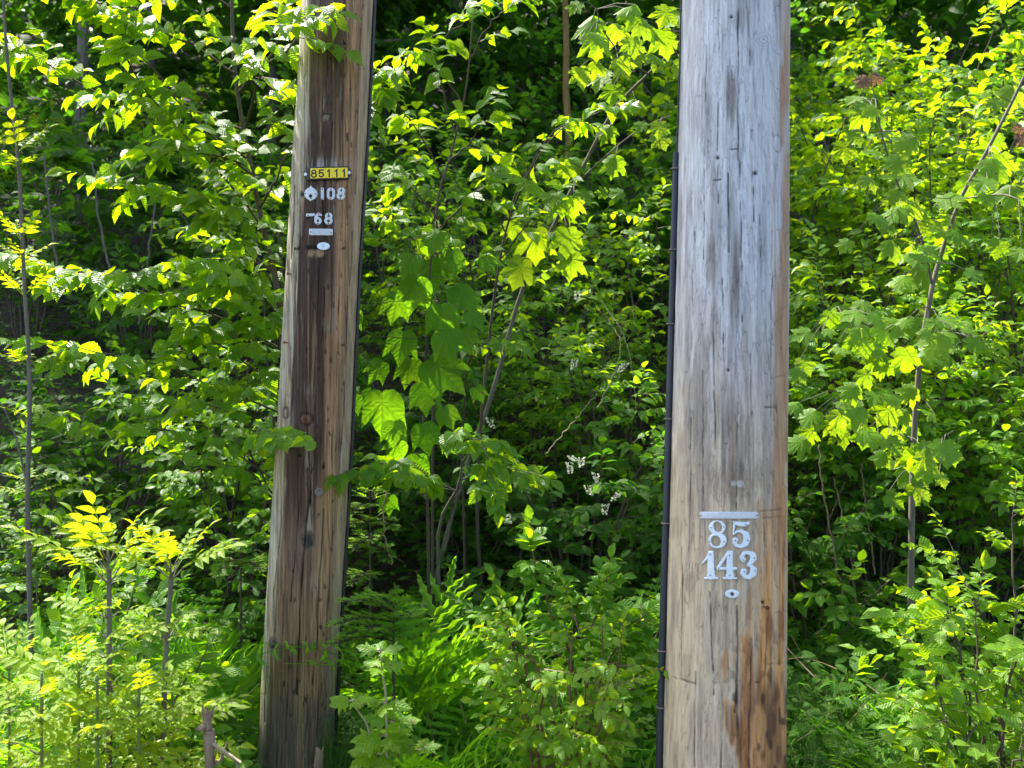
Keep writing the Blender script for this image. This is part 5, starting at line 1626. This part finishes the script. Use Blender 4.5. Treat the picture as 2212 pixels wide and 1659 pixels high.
def sensitive_frond(seed=0, n=7):
    """coarse frond: few broad wavy pinnae"""
    r_ = np.random.default_rng(seed)
    V, F, UV = [], [], []
    def z(y): return .12 * math.sin(y * 2.6) - .35 * y ** 2.4
    for i in range(n + 1):
        y = .34 + .52 * i / n
        L = (.34 * (1 - .55 * (i / n) ** 1.3)) * r_.uniform(.9, 1.1)
        hw = .036 * (1 - .35 * i / n)
        for sg in ((-1, 1) if i < n else (0,)):
            th = .50 + .45 * i / n + r_.normal(0, .05)
            dx, dy = (sg * math.cos(th), math.sin(th)) if sg else (0, 1)
            m = 8; b = len(V); dip = r_.uniform(.05, .3)
            nx, ny = -dy, dx
            for k in range(m + 1):
                f = k / m
                w = hw * (math.sin(math.pi * min(1, .25 + f * .75)) ** .6 if k < m else 0) * (1.0 if k % 2 else .5)
                cx, cy = dx * L * f, y + dy * L * f; zz = z(y) - dip * L * f * f
                V += [(cx + nx * w, cy + ny * w, zz + .012), (cx, cy, zz), (cx - nx * w, cy - ny * w, zz + .012)]
                UV += [(.2, f), (.5, f), (.8, f)]
            for k in range(m):
                a = b + k * 3; c = a + 3
                F += [(a, a + 1, c + 1), (a, c + 1, c), (a + 1, a + 2, c + 2), (a + 1, c + 2, c + 1)]
    rp = np.array([(0, t, z(t)) for t in np.linspace(0, .9, 12)])
    TV, TF = tube_arrays([(rp, np.linspace(.007, .003, 12))], 3)
    b = len(V)
    V = np.vstack([V, TV]); UV = np.vstack([UV, np.tile([[.5, .5]], (len(TV), 1))])
    F = np.vstack([F, np.vstack([TF[:, [0, 1, 2]], TF[:, [0, 2, 3]]]) + b])
    return V, F, UV


species('lady', [lady_frond(k) for k in range(4)], 'fern')
species('sens', [sensitive_frond(k) for k in range(4)], 'fern')


def fern(px, Y, kind, n, L, label, lift=.9, away=0,  bz=0.0, spread=1.0, a0=None, group="ferns under the poles", lab=True):
    if Y < 3.6:
        L *= 1.35; lift *= 1.3
    b = base_px(px, Y) + np.array([0, 0, bz])
    root = bpy.data.objects.new("fern", None); COL.objects.link(root); root.location = b
    tag(root, label, "fern", group)
    if kind == 'sens': n = max(4, n - 3)
    a0 = rng.uniform(0, 6.28) if a0 is None else a0
    if away:
        spread = .5; a0 = math.pi / 2 if away < 0 else -math.pi / 2
    for k in range(n):
        a = a0 + 6.283 * spread * k / n + rng.normal(0, .2)
        up = lift * rng.uniform(.5, 1.6)
        d = norm(np.array([math.cos(a), math.sin(a), up]))
        nr = norm(np.array([-math.cos(a) * up, -math.sin(a) * up - .95, 1]) + rng.normal(0, .25, 3))
        x = norm(np.cross(d, nr)); z = np.cross(x, d)
        s_ = L * rng.uniform(.75, 1.15)
        me = SP[kind]['meshes'][rng.integers(0, 4)]
        o = bpy.data.objects.new("frond", me); o.parent = root
        o.matrix_basis = Matrix([(x[i] * s_, d[i] * s_, z[i] * s_, 0) for i in range(3)] + [(0, 0, 0, 1)])
        COL.objects.link(o)
    return root


def ferns():
    for a in [
        (880, 3.5, 'sens', 10, .66, "coarse bright fern right of the brown pole, fronds held upright", 1.8, 1),
        (905, 3.3, 'lady', 8, .6, "feathery fern behind the coarse fern beside the brown pole", 1.3),
        (960, 2.85, 'lady', 9, .55, "feathery fern arching right at bottom centre left", .9, 1),
        (1010, 2.7, 'lady', 8, .38, "small feathery fern at the bottom edge between the poles", .8),
        (960, 2.8, 'sens', 7, .40, "coarse fern low in front of the arching fern", .9, 1),
        (1090, 3.4, 'lady', 9, .55, "feathery fern left of the red-stemmed shrub", 1.0),
        (1330, 2.9, 'sens', 8, .42, "coarse fern beside the foot of the conduit", 1.0),
        (1380, 3.4, 'lady', 9, .6, "feathery fern behind the conduit's lower end", 1.1),
        (1300, 3.9, 'lady', 8, .55, "dim feathery fern under the blossom shrub", 1.0),
        (1040, 4.3, 'lady', 9, .7, "shaded feathery fern in the dark hollow", 1.2),
        (900, 4.3, 'lady', 8, .65, "shaded fern in the hollow near the brown pole's cable", 1.3),
        (1150, 4.6, 'lady', 8, .6, "shaded fern at the right side of the hollow", 1.1),
        (520, 3.25, 'sens', 9, .60, "coarse fern left of the brown pole's foot, lobed fronds raised", 1.5, -1),
        (470, 2.8, 'sens', 8, .40, "coarse fern between the dead stub and the brown pole", 1.0, -1),
        (440, 3.1, 'lady', 8, .45, "feathery fern behind the dead stub", 1.0, -1),
        (570, 3.7, 'lady', 9, .65, "feathery fern close behind the brown pole's left foot", 1.2, -1),
        (560, 4.1, 'lady', 9, .7, "feathery fern leaning on the brown pole's left side", 1.5),
        (170, 3.1, 'sens', 9, .62, "broad coarse fern left of the taller ash crown", 1.7),
        (60, 2.8, 'lady', 9, .55, "yellow-green feathery fern by the left edge", 1.3),
        (380, 3.7, 'lady', 8, .6, "shaded fern behind the second ash crown", 1.2),
        (250, 4.2, 'lady', 8, .65, "shaded feathery fern in the left undergrowth", 1.2),
        (90, 4.3, 'lady', 8, .7, "dim fern under the thin grey stem", 1.2),
        (1800, 4.1, 'sens', 9, .6, "coarse fern in shade left of the maple stem", 1.2),
        (1880, 4.5, 'lady', 9, .65, "feathery fern behind the maple stem's foot", 1.2),
        (1760, 3.7, 'lady', 7, .45, "feathery fern beside the grey pole's right side", 1.0),
        (2040, 4.3, 'lady', 8, .6, "shaded fern right of the maple stem", 1.1),
        (740, 3.9, 'lady', 8, .6, "feathery fern showing behind the brown pole's cable", 1.4),
        (935, 2.95, 'lady', 10, .46, "bright feathery fern in front of the arching fern, bottom centre left", 1.1, 1),
        (1060, 2.95, 'lady', 9, .42, "bright feathery fern left of the lime bush", 1.0),
        (1180, 3.0, 'lady', 9, .5, "feathery fern under the red-stemmed shrub's left side", 1.0),
        (1250, 2.65, 'lady', 8, .36, "low feathery fern at the bottom edge below the lime bush", .9),
        (1130, 2.6, 'sens', 8, .42, "small coarse fern at the bottom edge left of the lime bush", 1.0),
        (1400, 2.9, 'lady', 7, .42, "bright feathery fern tucked against the lower conduit", 1.0),
        (840, 2.9, 'lady', 8, .42, "feathery fern behind the yellowing seedling", 1.0, 1),
        (330, 3.2, 'lady', 9, .55, "feathery fern between the two ash crowns", 1.2),
        (10, 3.4, 'sens', 8, .6, "coarse fern at the left edge below the grey stem", 1.4),
        (1960, 3.6, 'lady', 9, .5, "low feathery fern at the foot of the maple stem", .9),
        (1850, 3.3, 'lady', 8, .42, "low feathery fern among the horsetails right of the grey pole", .8),
        (2060, 3.4, 'sens', 8, .45, "coarse fern behind the bottom right shrub", 1.0),
    ]:
        fern(*a)


ferns()


# ------------------------------------------------------------------ ground cover (nobody could count it)
def horsetails():
    """whorls of fine drooping branchlets"""
    pos, d, nr, sz, rn = [], [], [], [], []
    stems = []
    def patch(n, px0, px1, Y0, Y1, h0, h1):
        for _ in range(n):
            Y = rng.uniform(Y0, Y1); px = rng.uniform(px0, px1)
            b = base_px(px, Y); h = rng.uniform(h0, h1)
            lean = rng.normal(0, .08, 2)
            top = b + np.array([lean[0], lean[1], h])
            stems.append((np.array([b, top]), np.array([.0016, .0008])))
            r0 = rng.random()
            nw = int(h / .035)
            for w in range(3, nw):
                f = w / nw; c = b * (1 - f) + top * f
                L = .10 * (1.15 - f) + .015
                m = 8
                a = rng.uniform(0, 6.28) + np.arange(m) * 6.283 / m
                for q in range(m):
                    pos.append(c); d.append((math.cos(a[q]), math.sin(a[q]), .35)); nr.append((0, 0, 1)); sz.append(L * rng.uniform(.8, 1.2)); rn.append((r0 + rng.random() * .2) % 1)
    patch(300, 1700, 2240, 2.9, 4.2, .25, .45)
    patch(70, 1330, 1450, 2.7, 3.6, .2, .4)
    patch(110, 40, 560, 2.9, 3.9, .25, .42)
    patch(40, 690, 780, 3.05, 3.5, .25, .45)
    patch(60, 1020, 1330, 2.9, 3.6, .15, .3)
    shape = strip_leaf([0.02, .024, .016, 0], .1, .55)
    pos = np.array(pos)
    me = merged_leaves("horsetails", [shape], [M['horse']], pos, np.array(d), np.array(nr), np.array(sz), np.zeros(len(pos), int), np.array(rn))
    tag(link("horsetails", me), "fine feathery horsetail carpet under the shrubs", "horsetails", kind="stuff")
    V, F = tube_arrays(stems, 3)
    return V, F


HS = horsetails()


def undergrowth():
    n = 34000
    Y = 3.0 + 9.5 * rng.random(n) ** 1.2
    px = rng.uniform(-250, 2460, n)
    x = (px - 1106) / FPX * Y
    h = rng.uniform(.02, .40, n) * (0.6 + .5 * vn(x * 1.5 + 50, Y * 1.5, 7))
    pos = np.stack([x, Y, ground_z(x, Y) + h], -1)
    keep = ~((np.abs(px - 640) < 110) & (Y < 3.8)) & ~((np.hypot(x - PL.B[0], Y - PL.B[1]) < .22) | (np.hypot(x - PR.B[0], Y - PR.B[1]) < .25))
    pos = pos[keep]; n = len(pos)
    a = rng.uniform(0, 6.28, n)
    d = np.stack([np.cos(a), np.sin(a), rng.uniform(-.4, .3, n)], -1)
    nr = np.array([0, -.35, 1]) + rng.normal(0, .3, (n, 3))
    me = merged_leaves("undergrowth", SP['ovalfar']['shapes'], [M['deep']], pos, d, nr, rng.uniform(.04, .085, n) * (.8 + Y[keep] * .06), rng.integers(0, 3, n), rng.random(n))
    tag(link("undergrowth", me), "low leafy undergrowth covering the shaded bank", "undergrowth", kind="stuff")
    # leaf litter
    n = 6000
    Y = 2.2 + 8 * rng.random(n) ** 1.2; px = rng.uniform(-250, 2460, n); x = (px - 1106) / FPX * Y
    pos = np.stack([x, Y, ground_z(x, Y) + rng.uniform(.0, .03, n)], -1)
    a = rng.uniform(0, 6.28, n)
    d = np.stack([np.cos(a), np.sin(a), rng.normal(.1, .25, n)], -1)
    me = merged_leaves("leaf_litter", SP['ovalfar']['shapes'], [M['deadleaf']], pos, d, np.array([0, 0, 1]) + rng.normal(0, .4, (n, 3)), rng.uniform(.03, .08, n), rng.integers(0, 3, n), rng.random(n))
    tag(link("leaf_litter", me), "brown fallen leaves on the ground under the plants", "leaf litter", kind="stuff")


undergrowth()


def grasses():
    shape = strip_leaf([.010, .017, .018, .016, .012, .007, 0], .4, .75)
    pos, d, nr, sz = [], [], [], []
    def tuft(px, Y, n, L, spread=.05):
        b = base_px(px, Y)
        for _ in range(n):
            a = rng.uniform(0, 6.28)
            dd = np.array([math.cos(a) * .45, math.sin(a) * .45, 1.0])
            pos.append(b + np.append(rng.normal(0, spread, 2), 0)); d.append(dd); nr.append(np.array([-math.cos(a), -math.sin(a), .5]) * -1 + np.array([0, 0, .2])); sz.append(L * rng.uniform(.6, 1.2))
    for (px, Y, n, L) in [(1720, 3.3, 9, .5), (1745, 3.5, 8, .5), (1850, 3.9, 8, .6), (1900, 4.1, 8, .6), (2030, 3.3, 6, .45), (1740, 2.75, 7, .28), (1780, 2.8, 6, .3), (980, 3.5, 9, .5), (1010, 3.7, 8, .5), (1180, 3.6, 6, .5),
                          (560, 2.75, 8, .35), (590, 2.9, 8, .35), (600, 3.2, 8, .3), (730, 3.2, 8, .3), (700, 3.05, 5, .25), (640, 3.0, 4, .2), (20, 3.6, 9, .5), (60, 3.4, 8, .4), (2160, 3.1, 5, .4), (1230, 3.9, 7, .6), (760, 2.9, 5, .25)]:
        tuft(px, Y, n, L)
    pos = np.array(pos); n = len(pos)
    nr = np.array(nr)
    me = merged_leaves("grass", [shape], [M['horse']], pos, np.array(d), nr * -1, np.array(sz), np.zeros(n, int), rng.random(n))
    tag(link("grass", me), "loose tufts of long green grass blades between the ferns", "grass", kind="stuff")


grasses()


# ------------------------------------------------------------------ young spruce beside the brown pole
def spruce(px, Y, tiers, label, side=0):
    tiers = [(a, b_, c, d_, e_) for (a, b_, c, d_, e_) in tiers]
    b = base_px(px, Y)
    root = bpy.data.objects.new("young_spruce", None); COL.objects.link(root); root.location = b
    tag(root, label, "conifer", "young conifers by the brown pole")
    top = P(px, tiers[0][1] - 20, Y)
    V, F = tube_arrays([(np.array([b, (b + top) / 2, top]), np.array([.009, .007, .003]))], 6)
    link("trunk", make_mesh("trunk", V - b, F, 4, [M['twig']]), root)
    needle = strip_leaf([.06, .12, .10, 0], .1, .05)
    for (x0, y0, x1, y1, Ye) in tiers:
        p0 = P(x0, y0, Y); p1 = P(x1, y1, Ye)
        ax = curve_pts([p0, (p0 + p1) / 2 + np.array([0, 0, .02]), p1], 9)
        tw = [(ax, np.linspace(.003, .0015, 9))]
        pos, d, nr, sz, tip = [], [], [], [], []
        def needles(a, c, fresh, ln=.010):
            m = int(np.linalg.norm(c - a) / .0026) + 3
            dr = norm(c - a)
            sd = norm(np.cross(dr, [0, 0, 1.]))
            for k in range(m):
                f = k / m; p = a * (1 - f) + c * f
                sg = 1 if k % 2 else -1
                pos.append(p); d.append(sd * sg * rng.uniform(.5, 1) + dr * .6 + np.array([0, 0, rng.uniform(-.1, .5)])); nr.append(np.array([0, 0, 1.])); sz.append(ln * rng.uniform(.8, 1.2)); tip.append(fresh)
        for i in range(8):
            needles(ax[i], ax[i + 1], False)
            for sg in (-1, 1):
                dr = norm(ax[i + 1] - ax[i]); sd = norm(np.cross(dr, [0, 0, 1.])) * sg
                Lx = .085 * (1 - .08 * i)
                e = ax[i] + (dr * .7 + sd * .8 + np.array([0, 0, rng.normal(0, .12)])) * Lx
                tw.append((np.array([ax[i], e]), np.array([.0014, .001])))
                mid_ = ax[i] * .7 + e * .3
                needles(ax[i], mid_, False); needles(mid_, e, True, .021)
        needles(ax[-1], ax[-1] + norm(ax[-1] - ax[-2]) * .03, True, .016)
        pos, d, nr, sz, tip = map(np.array, (pos, d, nr, sz, tip))
        V, F = tube_arrays(tw, 3)
        br = link("branch", make_mesh("branch", V - b, F, 4, [M['twig']]), root)
        for fresh, mt, nm in ((False, 'needle', "old_needles"), (True, 'tip', "new_needles")):
            s_ = tip == fresh
            me = merged_leaves(nm, [needle], [M[mt]], pos[s_] - b, d[s_], nr[s_], sz[s_], np.zeros(s_.sum(), int), rng.random(s_.sum()))
            tag(link(nm, me, br), kind="stuff")
    return root


spruce(850, 3.15, [(850, 1320, 742, 1300, 2.95), (850, 1345, 720, 1350, 2.9), (850, 1385, 715, 1393, 2.9), (850, 1365, 790, 1360, 2.92), (850, 1345, 890, 1330, 2.98), (850, 1400, 770, 1412, 2.88), (850, 1310, 800, 1290, 3.0), (850, 1375, 745, 1372, 2.9)],
       "young conifer with bright new tips crossing the brown pole's lower right edge")
spruce(800, 3.8, [(800, 1090, 760, 1110, 3.6), (800, 1130, 745, 1140, 3.55), (800, 1170, 760, 1190, 3.6), (800, 1120, 850, 1140, 3.6), (800, 1180, 840, 1210, 3.6), (800, 1240, 760, 1260, 3.55), (800, 1080, 800, 1060, 3.65), (800, 1150, 800, 1170, 3.45)],
       "young conifer right behind the black cable, fresh tips above the coarse fern")
spruce(520, 3.75, [(520, 1195, 455, 1200, 3.6), (520, 1210, 470, 1240, 3.55), (520, 1220, 560, 1230, 3.6), (520, 1180, 500, 1180, 3.6)],
       "young conifer left of the brown pole behind the ash crown")


# ------------------------------------------------------------------ dead wood
def dead_things():
    # broken stub
    Y = 2.1
    b = on_ground((450 - 1106) / FPX * Y, Y)
    root = bpy.data.objects.new("dead_stub", None); COL.objects.link(root); root.location = b
    tag(root, "splintered grey-brown dead stub at the bottom edge left of the brown pole", "dead stub")
    def part(nm, polys, sides=7, mt='deadwood'):
        V, F = tube_arrays(polys, sides)
        V = V + rng.normal(0, .0012, V.shape)
        link(nm, make_mesh(nm, V - b, F, 4, [M[mt]]), root)
    c = curve_pts([b, P(452, 1640, Y), P(449, 1580, Y), P(446, 1545, Y)], 16)
    r_ = np.full(16, .0105); r_[6] = .0145; r_[9] = .013; r_[14:] = .0095
    part("stalk", [(c, r_)], 9)
    part("splinter", [(np.array([P(443, 1552, Y), P(438, 1540, Y), P(436, 1524, Y)]), np.array([.006, .004, .001]))], 5)
    part("splinter", [(np.array([P(452, 1550, Y), P(456, 1538, Y), P(462, 1526, Y)]), np.array([.008, .006, .001]))], 5)
    part("splinter", [(np.array([P(447, 1552, Y), P(448, 1540, Y), P(447, 1530, Y)]), np.array([.006, .004, .001]))], 5)
    part("knob", [(np.array([P(440, 1572, Y - .01), P(430, 1574, Y - .015), P(425, 1572, Y - .02)]), np.array([.009, .007, .001]))], 6)
    part("twig", [(np.array([P(452, 1600, Y), P(480, 1622, Y - .02), P(518, 1648, Y - .03)]), np.array([.0045, .004, .003]))], 6, 'straw')
    part("twig", [(np.array([P(455, 1660, Y), P(478, 1640, Y), P(492, 1600, Y + .02)]), np.array([.004, .003, .002]))], 6)
    part("twig", [(np.array([P(458, 1660, Y), P(466, 1630, Y), P(468, 1604, Y)]), np.array([.004, .003, .001]))], 6)
    part("twig", [(np.array([P(515, 1645, Y), P(512, 1662, Y), P(508, 1700, Y)]), np.array([.003, .003, .002]))], 6, 'straw')
    # second small stub at the pole foot
    Y = 3.0
    b = on_ground((690 - 1106) / FPX * Y, Y)
    V, F = tube_arrays([(np.array([b, P(688, 1650, Y), P(690, 1625, Y), P(683, 1614, Y)]), np.array([.018, .017, .013, .003])), (np.array([P(690, 1640, Y), P(699, 1612, Y)]), np.array([.007, .001]))], 8)
    o = link("dead_stub", make_mesh("dead_stub", V + rng.normal(0, .0012, V.shape) - b, F, 4, [M['deadwood']]), None, b)
    tag(o, "short pale cut stub at the foot of the brown pole", "dead stub")
    # dry stems and hanging twigs
    def stem(lab, ctrl, r0=.0035, r1=.0012, mt='straw', cat="dead stalk", name="dead_stalk"):
        o = thing_tube(name, lab, cat, ctrl, r0, r1, M[mt], 5, 26, None, None, .003)
    stem("pale limp dead stem hanging under the level branch right of the brown pole", [P(842, 1010, 3.6), P(838, 1060, 3.6), P(828, 1100, 3.62), P(832, 1160, 3.65), P(846, 1220, 3.7)], .004, .002)
    stem("dry reddish stalk left of the black conduit at the bottom", [P(728 + 210, 1659, 2.9), P(935, 1600, 2.9), P(925, 1540, 2.9)], .003, .002, 'redstem')
    stem("thin bleached twig crossing the shaded shrub left of the conduit", [P(1290, 880, 4.0), P(1330, 800, 3.95), P(1340, 740, 3.95), P(1320, 700, 4.0), P(1290, 660, 4.05)], .0022, .001)
    stem("curved bleached twig dangling near the conduit", [P(1300, 650, 3.95), P(1345, 720, 3.9), P(1365, 800, 3.9), P(1375, 890, 3.95)], .002, .001)
    stem("long dead twig slanting through the hollow's right side", [P(1180, 980, 4.0), P(1240, 910, 3.95), P(1290, 850, 3.95)], .0025, .001)
    stem("brown dead stem right of the grey pole leaning left", [P(1830, 1330, 4.2), P(1800, 1180, 4.15), P(1775, 1040, 4.1), P(1770, 960, 4.1)], .005, .003, 'deadwood')
    stem("second brown dead stem nearer the maple stem", [P(1850, 1300, 4.3), P(1830, 1160, 4.3), P(1800, 1030, 4.3)], .004, .002, 'deadwood')
    stem("dead stem behind the maple stem leaning right", [P(1890, 1240, 4.4), P(1870, 1100, 4.4), P(1860, 1000, 4.35)], .005, .003, 'deadwood')
    stem("grey diagonal dead branch in the hollow", [P(960, 1190, 4.5), P(985, 1090, 4.45), P(1010, 1010, 4.4)], .009, .005, 'bark')
    stem("thin dead stem upright in the dark gap at left", [P(250, 640, 5.4), P(215, 480, 5.4), P(200, 350, 5.4)], .008, .005, 'bark')
    stem("thin grey stem in the dark gap under the birch branches", [P(300, 700, 5.6), P(320, 560, 5.6), P(335, 440, 5.6)], .008, .005, 'bark')
    stem("slim stem in the dark gap nearest the left edge", [P(130, 620, 5.5), P(110, 480, 5.5), P(95, 330, 5.5)], .008, .005, 'bark')
    stem("pale dry grass stalk in front of the brown pole's foot", [P(655, 1690, 3.0), P(655, 1600, 3.05), P(652, 1530, 3.05)], .0022, .0012, 'greenstem', "plant stalk", "stalk")
    # dried twigs litter, too many to count
    polys = []
    for _ in range(420):
        Y = rng.uniform(2.8, 6.0); px = rng.uniform(-50, 2260)
        if Y < 3.7 and 480 < px < 800: continue
        p = base_px(px, Y) + np.array([0, 0, rng.uniform(.0, .45)])
        a = rng.uniform(0, 6.28); el = rng.normal(.3, .5)
        d = norm(np.array([math.cos(a), math.sin(a), el])); L = rng.uniform(.12, .5)
        polys.append((curve_pts([p, p + d * L * .5 + rng.normal(0, .02, 3), p + d * L], 5), np.linspace(rng.uniform(.0012, .003), .0006, 5)))
    V, F = tube_arrays(polys, 4)
    tag(link("dry_twigs", make_mesh("dry_twigs", V, F, 4, [M['deadwood']])), "tangle of dry brown twigs low in the undergrowth", "twigs", kind="stuff")
    # withered flower head
    c = P(1108, 1383, 2.7); n = 60
    u = norm(rng.normal(0, 1, (n, 3)))
    me = merged_leaves("withered_flower", [strip_leaf([0, .3, .4, 0], .2, .2)], [M['deadleaf']], u * .010, u, rng.normal(0, 1, (n, 3)), np.full(n, .010), np.zeros(n, int), rng.random(n))
    root = bpy.data.objects.new("withered_flower", None); COL.objects.link(root); root.location = c
    tag(root, "withered pinkish-brown flower head in the ferns left of the lime bush", "dead flower")
    link("flower_head", me, root)
    V, F = tube_arrays([(curve_pts([base_px(1125, 2.75), P(1120, 1480, 2.72), c], 8), np.full(8, .0015))], 4)
    link("stalk", make_mesh("stalk", V - c, F, 4, [M['twig']]), root)


dead_things()
tag(link("horsetail_stems", make_mesh("horsetail_stems", HS[0], HS[1], 4, [M['greenstem']])), "thin green stems of the horsetail carpet", "horsetails", kind="stuff")
